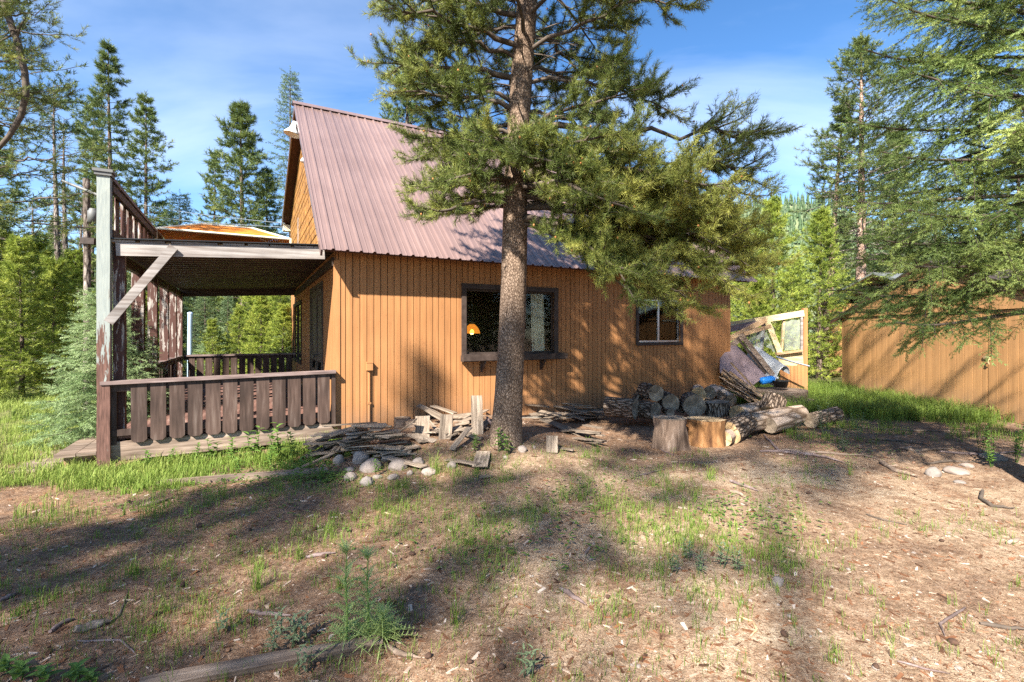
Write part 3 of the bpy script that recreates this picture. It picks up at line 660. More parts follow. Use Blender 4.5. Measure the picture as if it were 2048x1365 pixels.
co = ct.build('curtain', M['curtain']); co.location = (AX, AY, 0); co.rotation_euler = (0, 0, TH); tag(co, 'pale curtain hanging inside the right of the picture window', 'curtain')

# ------------------------------------------------------------------ steps at the porch
def plank(name, label, cat, p, q, w, h, mat, group=None, roll=0, jit=.004):
    mb = MB(); p, q = Vector(p), Vector(q); c = (p+q)/2; d = q-p
    Mx = Matrix.Rotation(math.atan2(d.y, d.x), 4, 'Z') @ Matrix.Rotation(-math.asin(max(-1, min(1, d.z/d.length))), 4, 'Y') @ Matrix.Rotation(roll, 4, 'X')
    n = 6; Ln = d.length
    for i in range(n): pass
    prof = [(-w/2,-h/2),(w/2,-h/2),(w/2,h/2),(-w/2,h/2)]; vs = []
    for i in range(n+1):
        x = -Ln/2+Ln*i/n
        for a, b in prof: vs.append((x+(rnd.uniform(-jit, jit)*3 if i in (0, n) else 0), a+rnd.uniform(-jit, jit), b+rnd.uniform(-jit, jit)*.5))
    mb.add(vs, [(i*4+k, i*4+(k+1) % 4, i*4+4+(k+1) % 4, i*4+4+k) for i in range(n) for k in range(4)]+[(0,3,2,1), (n*4, n*4+1, n*4+2, n*4+3)])
    o = mb.build(name, M[mat]); o.matrix_world = Matrix.Translation(c) @ Mx
    return tag(o, label, cat, group)
st = thing('porch_steps', 'grey plank steps beside the front porch post', 'steps', cabw(SX-.55, .55, -.1), TH)
for i, (x, z) in enumerate(((.28, .16), (-.14, .0))):
    for k in range(2):
        b = MB(); b.box((x-.28+k*.21, -.42, z), (x-.08+k*.21, 1.05, z+.042), 0, None, .006); b.build('tread', M['beamwood'], st)
for lo_, hi_ in (((-.44, -.3, -.16), (.4, -.24, -.002)), ((.06, -.3, .0), (.4, -.24, .155)), ((-.44, .85, -.16), (.4, .91, -.002)), ((.06, .85, 0), (.4, .91, .155))):
    b = MB(); b.box(lo_, hi_); b.build('stringer', M['tan_board'], st)

# ------------------------------------------------------------------ trees
def leaf_mesh(name, V, tint, mat, parent=None, per=3):
    """triangles (N,3,3) with one tint value per triangle -> ONE mesh"""
    V = np.asarray(V, dtype=np.float32); n = len(V); me = bpy.data.meshes.new(name)
    me.vertices.add(n*3); me.vertices.foreach_set('co', V.reshape(-1))
    me.loops.add(n*3); me.loops.foreach_set('vertex_index', np.arange(n*3, dtype=np.int32))
    me.polygons.add(n); me.polygons.foreach_set('loop_start', np.arange(0, n*3, 3, dtype=np.int32))
    me.materials.append(mat); me.update()
    at = me.attributes.new('tint', 'FLOAT', 'FACE'); at.data.foreach_set('value', np.clip(np.asarray(tint, dtype=np.float32), 0, 1))
    o = bpy.data.objects.new(name, me); C.objects.link(o); o.parent = parent; return o

def needle_tuft(n, ln, wd, spread, axis_len, rng):
    """needles round a shoot that points along +X"""
    T = np.zeros((n, 3, 3))
    for i in range(n):
        u = rng.random(); a = rng.random()*2*math.pi; sp = spread*(.55+.6*rng.random())*(1-.45*u)
        dr = np.array([math.cos(sp), math.sin(sp)*math.cos(a), math.sin(sp)*math.sin(a)])
        b = np.array([axis_len*(u-.5), 0, 0]); sd = np.cross(dr, rng.normal(size=3)); sd /= np.linalg.norm(sd)
        l = ln*(.75+.45*rng.random())
        T[i] = [b-sd*wd/2, b+sd*wd/2, b+dr*l]
    return T
def spruce_twig(n, ln, nl, wd, rng):
    """short needles set mostly sideways along a twig pointing along +X"""
    T = np.zeros((n, 3, 3))
    for i in range(n):
        u = rng.random(); a = rng.choice([0, math.pi])+rng.normal()*.55; sp = R(50)*(.8+.4*rng.random())*(1-.4*max(0, u-.7)/.3)
        dr = np.array([math.cos(sp), math.sin(sp)*math.cos(a), math.sin(sp)*math.sin(a)])
        b = np.array([ln*u, 0, 0]); sd = np.cross(dr, [0, 0, 1.0]+.4*rng.normal(size=3)); sd /= np.linalg.norm(sd)
        l = nl*(.7+.5*rng.random())
        T[i] = [b-sd*wd/2, b+sd*wd/2, b+dr*l]
    return T
def place(templates, pos, dirs, scale, tint, rng, up=None):
    """copies of the templates turned to dirs -> triangles, tints"""
    pos = np.asarray(pos); dirs = np.asarray(dirs); dirs = dirs/np.linalg.norm(dirs, axis=1, keepdims=True)
    ref = np.tile(np.array([0, 0, 1.0]), (len(pos), 1)) if up is None else up
    r = rng.normal(size=dirs.shape) if up is None else ref
    y = np.cross(r, dirs); y /= np.linalg.norm(y, axis=1, keepdims=True)+1e-9; z = np.cross(dirs, y)
    pick = rng.integers(0, len(templates), len(pos)); out = []; tt = []
    for k, T in enumerate(templates):
        ix = np.where(pick == k)[0]
        if not len(ix): continue
        B = np.stack([dirs[ix], y[ix], z[ix]], axis=1)*np.asarray(scale)[ix][:, None, None]
        P = np.einsum('nvi,kij->knvj', T, B)+pos[ix][:, None, None, :]
        out.append(P.reshape(-1, 3, 3)); tt.append((np.asarray(tint)[ix][:, None]+rng.normal(size=(len(ix), len(T)))*.06).reshape(-1))
    return np.concatenate(out), np.concatenate(tt)
tr = np.random.default_rng(5)
TUFT_NEAR = [needle_tuft(28, .060, .0042, R(70), .10, tr) for _ in range(8)]
TUFT_MID = [needle_tuft(14, .15, .019, R(75), .16, tr) for _ in range(8)]
TUFT_FAR = [needle_tuft(9, .20, .045, R(72), .2, tr) for _ in range(8)]
TWIG_NEAR = [spruce_twig(40, .15, .030, .0052, tr) for _ in range(8)]
TWIG_MID = [spruce_twig(12, .22, .07, .018, tr) for _ in range(8)]
TWIG_FAR = [spruce_twig(8, .3, .13, .04, tr) for _ in range(8)]

class Foliage:
    def __init__(s): s.p = []; s.d = []; s.s = []; s.t = []
    def add(s, p, d, sc, t): s.p.append(tuple(p)); s.d.append(tuple(d)); s.s.append(sc); s.t.append(t)
def nrm(v): return v/(np.linalg.norm(v)+1e-9)
UP = np.array([0, 0, 1.0])
def curve(p0, d0, Ln, droop, lift, n):
    """points of a limb that sags and lifts again toward its tip"""
    d0 = nrm(np.asarray(d0, float)); out = []
    for i in range(n+1):
        u = i/n; out.append(np.asarray(p0)+d0*Ln*u+UP*Ln*(-droop*u*u+lift*u**4))
    return out
def pine_branch(wood, fol, p0, d0, Ln, rng, r0=.03, droop=.25, lift=.15, bare=.3, step=.036, nsub=None, tint=.4, size=1.12, sublen=.42, twigs=True, seg=5, side_up=.25, keep=None):
    n = 8; pts = curve(p0, d0, Ln, droop, lift, n); wig = rng.normal(size=(n+1, 3))*.03*Ln; wig[0] = 0
    pts = [p+w*.6 for p, w in zip(pts, wig)]
    wood.tube(pts, [r0*(1-.82*i/n)+.003 for i in range(n+1)], seg, cap=False)
    nsub = nsub or max(3, int(Ln/.13)); sgn = 1
    for j in range(nsub+1):
        u = bare+(1-bare)*(j+rng.random()*.8)/(nsub+1) if j < nsub else .93
        i = min(n-1, int(u*n)); f = u*n-i; q = pts[i]*(1-f)+pts[i+1]*f; ax = nrm(pts[i+1]-pts[i])
        side = nrm(np.cross(ax, UP))*sgn; sgn = -sgn
        if j == nsub: sd = ax; l = Ln*.22+.1
        else:
            sd = nrm(ax*(.55+.5*rng.random())+side*(.7+.5*rng.random())+UP*(rng.normal()*.28+side_up-.1))
            l = (Ln*sublen*(1-.62*(u-bare)/(1-bare)*.9)+.12)*(.6+.6*rng.random())
        sp = curve(q, sd, l, .22, .22, 4); wood.tube(sp, [max(.0035, r0*.32)*(1-.7*k/4) for k in range(5)], 4 if seg > 4 else 3, cap=False)
        bt = tint+rng.normal()*.13
        def clothe(P, start, base):
            tot = 0
            for a, b in zip(P, P[1:]):
                ll = np.linalg.norm(b-a); k = max(1, int(ll/step)); dd = nrm(b-a)
                for m in range(k):
                    g = a+(b-a)*(m+rng.random())/k; tot += ll/k
                    if tot < start: continue
                    if keep is not None and not keep(g): continue
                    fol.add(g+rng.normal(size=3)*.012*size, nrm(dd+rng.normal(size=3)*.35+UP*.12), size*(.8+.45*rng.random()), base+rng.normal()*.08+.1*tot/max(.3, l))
        clothe(sp, l*.25, bt)
        if twigs:
            for w in range(int(2+l/.13)):
                uu = .25+.72*rng.random(); i2 = min(3, int(uu*4)); f2 = uu*4-i2; q2 = sp[i2]*(1-f2)+sp[i2+1]*f2
                d2 = nrm(nrm(sp[i2+1]-sp[i2])*.8+rng.normal(size=3)*.55+UP*.15); l2 = .10+.16*rng.random()
                tp = [q2, q2+d2*l2*.5, q2+d2*l2+UP*l2*.12]; wood.tube(tp, [.003*size, .0028*size, .0022*size], 3, cap=False); clothe(tp, .02, bt+.05)
def trunk(mb, H, r0, rng, lean=(0, 0), seg=12, n=14, flare=.35, rough=.05, mi=0, top=.04, base=-.15):
    pts = []; rad = []
    for i in range(n+1):
        u = i/n; z = base+(H-base)*u; pts.append((lean[0]*u+.05*H/12*math.sin(u*5+lean[0]), lean[1]*u+.05*H/12*math.sin(u*4+1), z))
        rad.append((r0*(1-u)**.85+top*r0)*(1+flare*math.exp(-max(0, z)/.28)))
    k = rng.random()*50
    mb.tube(pts, rad, seg, mi, wob=lambda i, a: 1+rough*noise.noise((math.cos(a)*1.6+k, math.sin(a)*1.6, i*.55))+rough*.6*noise.noise((math.cos(a)*4+k, math.sin(a)*4, i*.3)))
    return pts
def at_h(pts, z):
    for a, b in zip(pts, pts[1:]):
        if a[2] <= z <= b[2]:
            f = (z-a[2])/(b[2]-a[2]); return np.array([a[k]+(b[k]-a[k])*f for k in range(3)])
    return np.array(pts[-1])

# --- the big pine in front of the cabin
rng = np.random.default_rng(11)
tp_ = hit(1012, 877, .27); BPX, BPY = tp_.x, tp_.y
bp = thing('pine_tree', 'big pine with a thick scaly trunk standing close in front of the picture window', 'tree', (BPX, BPY, .24))
tb = MB(); H = 15.5; pts = []; rad = []
for i in range(61):
    z = -.2+H*i/60; pts.append((.30*(z/4.2)**1.05*.62+.02*math.sin(z*1.3) if z > 0 else 0, .02*math.sin(z), z))
    rad.append((.172*(1-z/17)**.9)*(1+.24*math.exp(-max(0, z)/.20))+.008)
tb.tube(pts, rad, 40, wob=lambda i, a: 1+.05*noise.noise((math.cos(a)*1.3, math.sin(a)*1.3, i*.12))+.035*noise.noise((math.cos(a)*5, math.sin(a)*5, i*.5))+.03*noise.noise((math.cos(a)*11, math.sin(a)*11, i*1.3)))
BP_PTS = pts
tb.build('trunk', M['bark'], bp)
bw, bf = MB(), Foliage()
def bstart(z, az):
    c = at_h(BP_PTS, z); return c+np.array([math.cos(az), math.sin(az), 0])*.12
ga = 0
zz = 3.0
while zz < 14.5:
    ga += R(137.5); az = ga+rng.normal()*.25; ca, sa = math.cos(az), math.sin(az)
    Ln = 1.3+.45*max(0, ca)+.15*rng.random()
    if zz > 9: Ln *= max(.25, (15.5-zz)/6.5)
    if zz < 4.0: Ln *= .8 if ca > 0 else .68
    toward = sa < -.55
    if toward and 3.75 < zz < 5.0: zz += .045; continue      # the trunk shows here
    if zz < 3.2 and toward: zz += .05; continue
    pine_branch(bw, bf, bstart(zz, az), (ca, sa, .18+.25*rng.random()), Ln*(.85+.3*rng.random()), rng, .026, .28+.22*rng.random(), .12, .22, .036, tint=.36+.1*rng.random())
    zz += .088 if zz < 6.5 else .2
def hand(z, az, elev, Ln, droop, lift, **k):
    az = R(az); pine_branch(bw, bf, bstart(z, az), (math.cos(az), math.sin(az), elev), Ln, rng, k.pop('r0', .035), droop, lift, **k)
# long nearly bare limbs to the right with tufts at their ends
hand(3.95, 3, .06, 3.1, .10, .05, bare=.66, tint=.38, r0=.045, sublen=.13, step=.06); hand(3.6, -6, .08, 2.7, .20, .0, bare=.66, tint=.38, r0=.04, sublen=.2, step=.05)
# heavy boughs hanging low right, toward the camera; raised tint paints sunlight on them
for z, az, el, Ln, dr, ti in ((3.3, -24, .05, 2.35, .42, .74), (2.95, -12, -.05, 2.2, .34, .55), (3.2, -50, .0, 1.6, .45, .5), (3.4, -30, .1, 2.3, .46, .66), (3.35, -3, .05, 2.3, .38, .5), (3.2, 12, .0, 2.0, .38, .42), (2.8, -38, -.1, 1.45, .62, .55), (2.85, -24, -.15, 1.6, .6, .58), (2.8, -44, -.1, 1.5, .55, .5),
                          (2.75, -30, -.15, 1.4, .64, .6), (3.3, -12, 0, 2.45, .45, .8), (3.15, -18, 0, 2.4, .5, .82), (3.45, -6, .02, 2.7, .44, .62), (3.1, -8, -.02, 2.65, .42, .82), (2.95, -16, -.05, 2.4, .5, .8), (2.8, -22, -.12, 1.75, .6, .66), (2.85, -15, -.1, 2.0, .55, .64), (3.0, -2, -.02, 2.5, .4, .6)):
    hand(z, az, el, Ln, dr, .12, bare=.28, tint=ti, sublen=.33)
# fuller boughs on the left
for z, az, el, Ln, dr, ti in ((3.1, 188, .1, .95, .4, .5), (3.3, 205, .1, 1.0, .42, .55), (3.6, 195, .15, 1.05, .35, .45), (3.9, 178, .15, 1.15, .3, .45), (4.2, 200, .2, 1.3, .3, .5), (4.6, 190, .2, 1.6, .3, .5), (5.0, 205, .2, 1.7, .25, .55), (5.4, 185, .25, 1.8, .25, .5), (3.0, 222, .05, 1.15, .45, .5), (3.3, 235, .05, 1.0, .4, .4), (3.5, 250, .1, .95, .35, .38), (3.35, 290, .1, 1.0, .35, .38), (3.6, 310, .1, 1.3, .35, .42), (3.3, 318, .05, 1.3, .4, .45), (3.55, 272, .1, .8, .3, .36)):
    hand(z, az, el, Ln, dr, .12, bare=.2, tint=ti)
# dead inner twigs
for _ in range(46):
    z = 2.7+rng.random()*3.2; az = rng.random()*2*math.pi; p = bstart(z, az); l = .3+.6*rng.random(); d = np.array([math.cos(az), math.sin(az), -.1+rng.normal()*.2])
    c_ = curve(p, d, l, .25, 0, 5); bw.tube(c_, [.009, .008, .007, .005, .004, .002], 4, cap=False)
    for m in (2, 3, 4): bw.tube(curve(c_[m], d+rng.normal(size=3)*.7, l*.4, .2, 0, 3), [.004, .003, .002, .0015], 3, cap=False)
bw.build('branch', M['twig'], bp)
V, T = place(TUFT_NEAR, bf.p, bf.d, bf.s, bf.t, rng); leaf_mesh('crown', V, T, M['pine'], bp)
cn = MB()                                                     # orange pollen cones at shoot tips
for i in rng.choice(len(bf.p), 520, replace=False):
    p = Vector(bf.p[i])+Vector(bf.d[i])*.06; cn.lathe([(0,-.014),(.011,-.006),(.012,.006),(0,.018)], 5, 0, Matrix.Translation(p))
cn.build('cones', M['cone'], bp)['kind'] = 'stuff'

# --- generic conifers (built once per kind, copied)
def make_pine(name, H, seed, r0, crown0, rad, nb, tuft, mat, step, size, tint=.4, nsub=5, bark='bark_far', shape=1., label='', cat='tree', dead=0, lean=(0,0), bare=.25, branches=True, topr=.25):
    rng = np.random.default_rng(seed); root = thing(name, label, cat)
    tb = MB(); tp = trunk(tb, H, r0, rng, lean, 9, 12); tb.build('trunk', M[bark], root)
    wd, fo = MB(), Foliage(); g = rng.random()*6
    for i in range(nb):
        u = ((i+rng.random())/nb); z = H*crown0+(H*.985-H*crown0)*u; g += R(137.5)+rng.normal()*.3
        Ln = rad*((1-u)**shape*(1-topr)+topr*(1-u**6))*(.38+.85*rng.random())*(.75+.25*min(1, u/.12))
        el = .05+.55*u+rng.normal()*.12
        pine_branch(wd, fo, at_h(tp, z), (math.cos(g), math.sin(g), el), max(.2, Ln), rng, max(.008, r0*.16*(1-.6*u)), .22, .2, bare, step, nsub, tint+rng.normal()*.1, size, .42, False, 3)
    fo.add((*at_h(tp, H)[:2], H), (0, 0, 1), size*1.2, tint+.2)
    for i in range(dead):
        z = H*(.12+rng.random()*(crown0-.05)); g = rng.random()*6.3; l = rad*(.3+.5*rng.random()); d = np.array([math.cos(g), math.sin(g), -.1+rng.normal()*.15])
        c_ = curve(at_h(tp, z), d, l, .3, 0, 4); wd.tube(c_, [.018, .014, .011, .007, .003], 3, cap=False)
        for m in (1, 2, 3): wd.tube(curve(c_[m], d+rng.normal(size=3)*.6, l*.45, .25, 0, 3), [.009, .007, .005, .003], 3, cap=False)
    wd.build('branch', M['twig' if not dead else 'dead'], root)
    V, T = place(tuft, fo.p, fo.d, fo.s, fo.t, rng); leaf_mesh('crown', V, T, M[mat], root)
    return root
def spruce_branch(wood, fol, p0, d0, Ln, rng, r0, droop, lift, bare, gap, twl, tint, size, seg=4, hang=.18, sub=.36, keep=None, wild=0):
    n = 8; pts = curve(p0, d0, Ln, droop, lift, n); wood.tube(pts, [r0*(1-.85*i/n)+.003 for i in range(n+1)], seg, cap=False)
    k = max(3, int(Ln*(1-bare)/gap)); sgn = 1; bt = tint+rng.normal()*.12
    for j in range(k+1):
        u = bare+(1-bare)*(j+.5*rng.random())/(k+.5); u = min(u, .995); i = min(n-1, int(u*n)); f = u*n-i
        q = pts[i]*(1-f)+pts[i+1]*f; ax = nrm(pts[i+1]-pts[i]); side = nrm(np.cross(ax, UP))*sgn; sgn = -sgn
        l = Ln*sub*(1-u)**.75*(.75+.5*rng.random())+.10
        l *= 1 if not wild else .55+.8*rng.random()
        sd = nrm(ax*(.6-.3*wild+(.35+.5*wild)*rng.random())+side*(.65+.4*rng.random())+UP*(rng.normal()*(.16+.22*wild))+wild*.25*rng.normal(size=3)) if j < k else ax
        sp = curve(q, sd, l, hang+.15*rng.random(), .05, 4)
        wood.tube(sp, [max(.003, r0*.22)*(1-.6*m/4) for m in range(5)], 3, cap=False)
        st = twl*.62; m = max(1, int(l/st)); s2 = 1
        for w in range(m+1):
            uu = min(.999, (w+.3)/(m+.3)); i2 = min(3, int(uu*4)); f2 = uu*4-i2; q2 = sp[i2]*(1-f2)+sp[i2+1]*f2; a2 = nrm(sp[i2+1]-sp[i2])
            sd2 = nrm(np.cross(a2, UP))
            if keep is None or keep(q2):
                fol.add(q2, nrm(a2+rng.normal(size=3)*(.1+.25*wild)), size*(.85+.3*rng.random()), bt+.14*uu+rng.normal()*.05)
                for s3 in (1, -1):
                    if rng.random() < .85: fol.add(q2, nrm(a2*.75+sd2*s3*.85-UP*(.05+.15*rng.random())+wild*.3*rng.normal(size=3)), size*(.65+.45*rng.random()), bt+.16*uu+rng.normal()*.06)
    # needles along the limb itself
    for j in range(int(Ln*(1-bare*.8)/(twl*.8))):
        u = bare*.8+(1-bare*.8)*rng.random(); i = min(n-1, int(u*n)); f = u*n-i
        if keep is None or keep(pts[i]): fol.add(pts[i]*(1-f)+pts[i+1]*f, nrm(nrm(pts[i+1]-pts[i])+rng.normal(size=3)*.3), size, bt+rng.normal()*.06)
def make_spruce(name, H, seed, r0, crown0, rad, nb, twig, mat, gap, twl, size, tint=.4, bark='bark_far', label='', cat='tree', shape=.9):
    rng = np.random.default_rng(seed); root = thing(name, label, cat)
    tb = MB(); tp = trunk(tb, H, r0, rng, (0, 0), 8, 10); tb.build('trunk', M[bark], root)
    wd, fo = MB(), Foliage(); g = rng.random()*6
    for i in range(nb):
        u = (i+rng.random())/nb; z = H*crown0+(H*.985-H*crown0)*u; g += R(137.5)+rng.normal()*.3
        Ln = rad*((1-u)**shape*.93+.07)*(.75+.45*rng.random())
        spruce_branch(wd, fo, at_h(tp, z), (math.cos(g), math.sin(g), -.05+.6*u*u), max(.12, Ln), rng, max(.006, r0*.14*(1-.6*u)), .18, .16, .1, gap, twl, tint+.15*u, size, 3)
    fo.add((*at_h(tp, H)[:2], H-.1), (0, 0, 1), size*1.2, tint+.2)
    wd.build('branch', M['twig'], root)
    V, T = place(twig, fo.p, fo.d, fo.s, fo.t, rng); leaf_mesh('crown', V, T, M[mat], root)
    return root
def put(root, px, Y, py_top=None, Hn=None, rz=0, label=None, group=None, first=False, wide=1, gz=None, tilt=(0,0)):
    """stand a tree on the ground at distance Y so that its tip reaches the measured height"""
    x = (px-1024)/985*Y; z = zt(x, Y) if gz is None else gz
    s = ((668-py_top)/985*Y+EYE-z)/Hn if py_top is not None else 1
    if first:
        root.location = (x, Y, z); root.rotation_euler = (tilt[0], tilt[1], rz); root.scale = (s*wide, s*wide, s)
        if label: root['label'] = label
        if group: root['group'] = group
        return root
    return dup(root, (x, Y, z), rz, (s*wide, s*wide, s), label, group, tilt)

G_L = 'trees behind the porch'; G_R = 'trees behind the sheds'
PA = make_pine('pine_tree', 15, 21, .17, .24, 2.0, 86, TUFT_MID, 'pine_far', .13, 1.15, .42, 8, shape=.9)
PB = make_pine('pine_tree', 13, 22, .15, .2, 1.9, 84, TUFT_MID, 'pine_far', .13, 1.1, .45, 8, shape=.75)
PC = make_pine('pine_tree', 12, 23, .17, .08, 2.3, 130, TUFT_MID, 'pine_far', .13, 1.2, .45, 8, shape=.7)
SA = make_spruce('spruce_tree', 13, 24, .16, .06, 2.1, 150, TWIG_MID, 'spruce_far', .26, .26, 1.15, .4)
SB = make_spruce('spruce_tree', 7.5, 25, .1, .05, 1.45, 120, TWIG_MID, 'spruce_far', .2, .22, 1.0, .42)
put(PA, 221, 25, 86, 15, .4, 'tallest of the slim pines behind the porch roof rail', G_L, True)
put(PB, 291, 23, 190, 13, 1.7, 'slim pine just right of the tallest slim pine', G_L, True)
put(PB, 186, 26, 190, 13, 4.0, 'narrow pine just left of the tallest slim pine', G_L, wide=.8)
put(PC, 484, 21, 208, 12, .5, 'bushy pine with a bent tip between the porch canopy and the gable', G_L, True, wide=1.05)
put(PA, 428, 25, 300, 15, 2.2, 'shorter pine left of the bushy pine with the bent tip', G_L, wide=.9)
put(PB, 535, 22, 335, 13, 5.0, 'pine rising close beside the cabin gable', G_L, wide=1.1)
put(SA, 581, 25, 143, 13, 1.0, 'narrow dark spruce rising behind the roof peak', G_L, True, wide=.85)
put(SB, 362, 22, 388, 7.5, .3, 'dark little spruce between the roof rail and the orange canopy', G_L, True)
put(PC, 812, 25, 85, 12, 2.6, 'pine behind the roof ridge, left of the big pine', G_L, wide=.85)
PD_ = make_pine('pine_tree', 14, 31, .2, .25, 2.3, 120, TUFT_MID, 'pine_far', .12, .85, .42, 8, shape=.55)
put(PD_, -55, 15.5, -330, 14, .9, 'pine at the left edge with dense clumps against the sky', 'trees at the left edge', True)
put(PB, -10, 20, 250, 13, 3.1, 'lower pine under the pine at the left edge', 'trees at the left edge')
# the dark dead limb that hangs down in front of the left-edge pine
lbx = (20-1024)/985*7.5
lb = thing('pine_tree', 'dark leaning dead trunk with a bowed limb at the top left', 'tree', (lbx-1.4, 7.5, zt(lbx-1.4, 7.5)))
b = MB(); pp = [(-1.3, 0, -.2), (-1.15, 0, 3), (-1.0, 0, 6), (-.9, 0, 9.5)]; b.tube(pp, [.12, .1, .08, .03], 8); b.build('trunk', M['dead'], lb)
b = MB(); loc = lambda px, py: ((px-1024)/985*7.5-(lbx-1.4), 0, (668-py)/985*7.5+EYE)
b.tube([(-.92, 0, 8.8), loc(-20, -120), loc(5, -10), loc(18, 40), loc(38, 95), loc(50, 150), loc(52, 190), loc(42, 235), loc(18, 275), loc(-8, 305), loc(-60, 345)], [.05, .05, .048, .046, .045, .043, .041, .038, .034, .028, .015], 8)
b.tube([loc(33, 80), loc(40, 55), loc(52, 38)], [.02, .014, .006], 5); b.tube([loc(-5, 88), loc(20, 75), loc(36, 62)], [.01, .014, .016], 5); b.build('limb', M['twig'], lb)
lbw, lbf = MB(), Foliage(); rg = np.random.default_rng(3)
for k in range(26):
    q = loc(rg.uniform(-60, 60), rg.uniform(-60, 470)); pine_branch(lbw, lbf, np.array(q)+np.array([-.3, rg.normal()*.6, 0]), (1, rg.normal()*.8, .2), .45+.5*rg.random(), rg, .012, .2, .2, .2, .09, 4, .45, 1.15)
V, T = place(TUFT_NEAR, lbf.p, lbf.d, lbf.s, lbf.t, rg); cr_ = leaf_mesh('crown', V, T, M['pine'], lb); lbw.build('branch', M['twig'], cr_)
# dead snags
def snag(px, Y, top, seed, label, lean=(0, 0)):
    rng = np.random.default_rng(seed); x = (px-1024)/985*Y; H = (668-top)/985*Y+EYE
    root = thing('dead_tree', label, 'tree', (x, Y, zt(x, Y)), 0, 'dead trees on the left'); tb = MB(); tp = trunk(tb, H, .15, rng, lean, 8, 12); tb.build('trunk', M['dead'], root)
    wd, fo = MB(), Foliage()
    for i in range(150):
        z = H*(.2+.79*rng.random()); g = rng.random()*6.3; l = (.25+.75*rng.random())*(1.05-.75*z/H); d = np.array([math.cos(g), math.sin(g), .05+rng.normal()*.2])
        c_ = curve(at_h(tp, z), d, l, .35, 0, 4); wd.tube(c_, [.014, .012, .01, .007, .004], 3, cap=False)
        if rng.random() < .6: wd.tube(curve(c_[2], d+rng.normal(size=3)*.6, l*.5, .3, 0, 2), [.008, .006, .003], 3, cap=False)
    for i in range(16):
        z = H*(.88+.11*rng.random()); g = rng.random()*6.3
        pine_branch(wd, fo, at_h(tp, z), (math.cos(g), math.sin(g), .4), .6+.5*rng.random(), rng, .012, .2, .2, .5, .2, 3, .4, 1.0, .4, False, 3)
    wd.build('branch', M['dead'], root); V, T = place(TUFT_MID, fo.p, fo.d, fo.s, fo.t, rng); leaf_mesh('crown', V, T, M['pine_far'], root)
snag(112, 20, 165, 1, 'bare dead conifer with a tuft of green at its tip, left of the porch'); snag(127, 21, 235, 2, 'second bare dead conifer, close beside the one with a green tip', (.1, 0)); snag(68, 24, 395, 3, 'short bare dead conifer behind the young pines'); snag(148, 24, 400, 4, 'thin leaning dead conifer left of the utility pole', (.5, 0))
# bright bushy young pines on the left
YA = make_pine('young_pine', 5, 41, .07, .03, 1.55, 92, TUFT_MID, 'pine_young', .09, .72, .5, 8, shape=.85, bare=.12, topr=.05)
YB = make_pine('young_pine', 4, 42, .06, .03, 1.4, 84, TUFT_MID, 'pine_young', .09, .7, .45, 8, shape=.8, bare=.12, topr=.05)
G_Y = 'young pines at the left'
put(YA, 42, 12.5, 478, 5, .2, 'bright young pine at the left edge of the meadow', G_Y, True); put(YB, 108, 13.5, 520, 4, 2.2, 'bright young pine left of the utility pole', G_Y, True); put(YA, -35, 11.5, 500, 5, 3.3, 'bright young pine cut off by the left edge', G_Y)
put(YB, 150, 17, 505, 4, 4.3, 'young pine farther back behind the utility pole', G_Y); put(YA, 78, 17, 470, 5, 1.1, 'taller young pine behind the first two', G_Y); put(YA, 5, 16, 462, 5, 5.1, 'young pine farther back at the left edge', G_Y, wide=1.1)
# pale young spruce by the porch post
SP = make_spruce('young_spruce', 2.6, 43, .05, .02, 1.0, 105, TWIG_NEAR, 'spruce_pale', .085, .12, 1.15, .5, shape=.7)
put(SP, 208, 7.55, 585, 2.6, .7, 'pale young spruce growing against the front porch post', 'young spruces by the porch', True, wide=.92)
put(SP, 262, 8.6, 640, 2.6, 2.9, 'smaller pale young spruce behind the porch steps', 'young spruces by the porch', wide=.8)
# growth seen through the porch
for px, Y, top, r, src, hn, lab in ((410, 19, 560, 1, SB, 7.5, 'dark spruce seen under the porch roof on the left'), (455, 17.5, 590, 2, SB, 7.5, 'dark spruce in the middle of the porch opening'), (505, 19, 570, 3, YA, 5, 'bright pine seen under the porch roof'), (560, 18, 560, 4, YA, 5, 'bright pine beside the porch wall'), (470, 23, 520, 5, YA, 5, 'bright pine behind the porch spruces'), (535, 24, 500, .6, YB, 4, 'young pine farther behind the porch'), (560, 17.5, 668, 2.1, SP, 2.6, 'small pale spruce over the back railing'), (430, 17, 655, 4.1, SP, 2.6, 'small pale spruce right of the blue pole'), (350, 21, 540, 2.4, SB, 7.5, 'dark spruce behind the porch posts'), (300, 18, 585, 5.5, YA, 5, 'bright pine behind the side of the porch'), (245, 17, 560, 3.5, SB, 7.5, 'dark spruce left behind the porch steps')):
    put(src, px, Y, top, hn, r, lab, 'young trees behind the porch', wide=1.15)

for px, Y, top, r, lab in ((522, 15.5, 590, 1.2, 'bright low pine right behind the back railing'), (566, 15, 610, 2.9, 'bright low pine nearest the porch wall'), (478, 16.5, 618, 4.4, 'bright low pine in the middle behind the back railing'), (425, 16, 640, .3, 'low pine behind the left part of the back railing')):
    put(YA, px, Y, top, 5, r, lab, 'young trees behind the porch', wide=1.2)
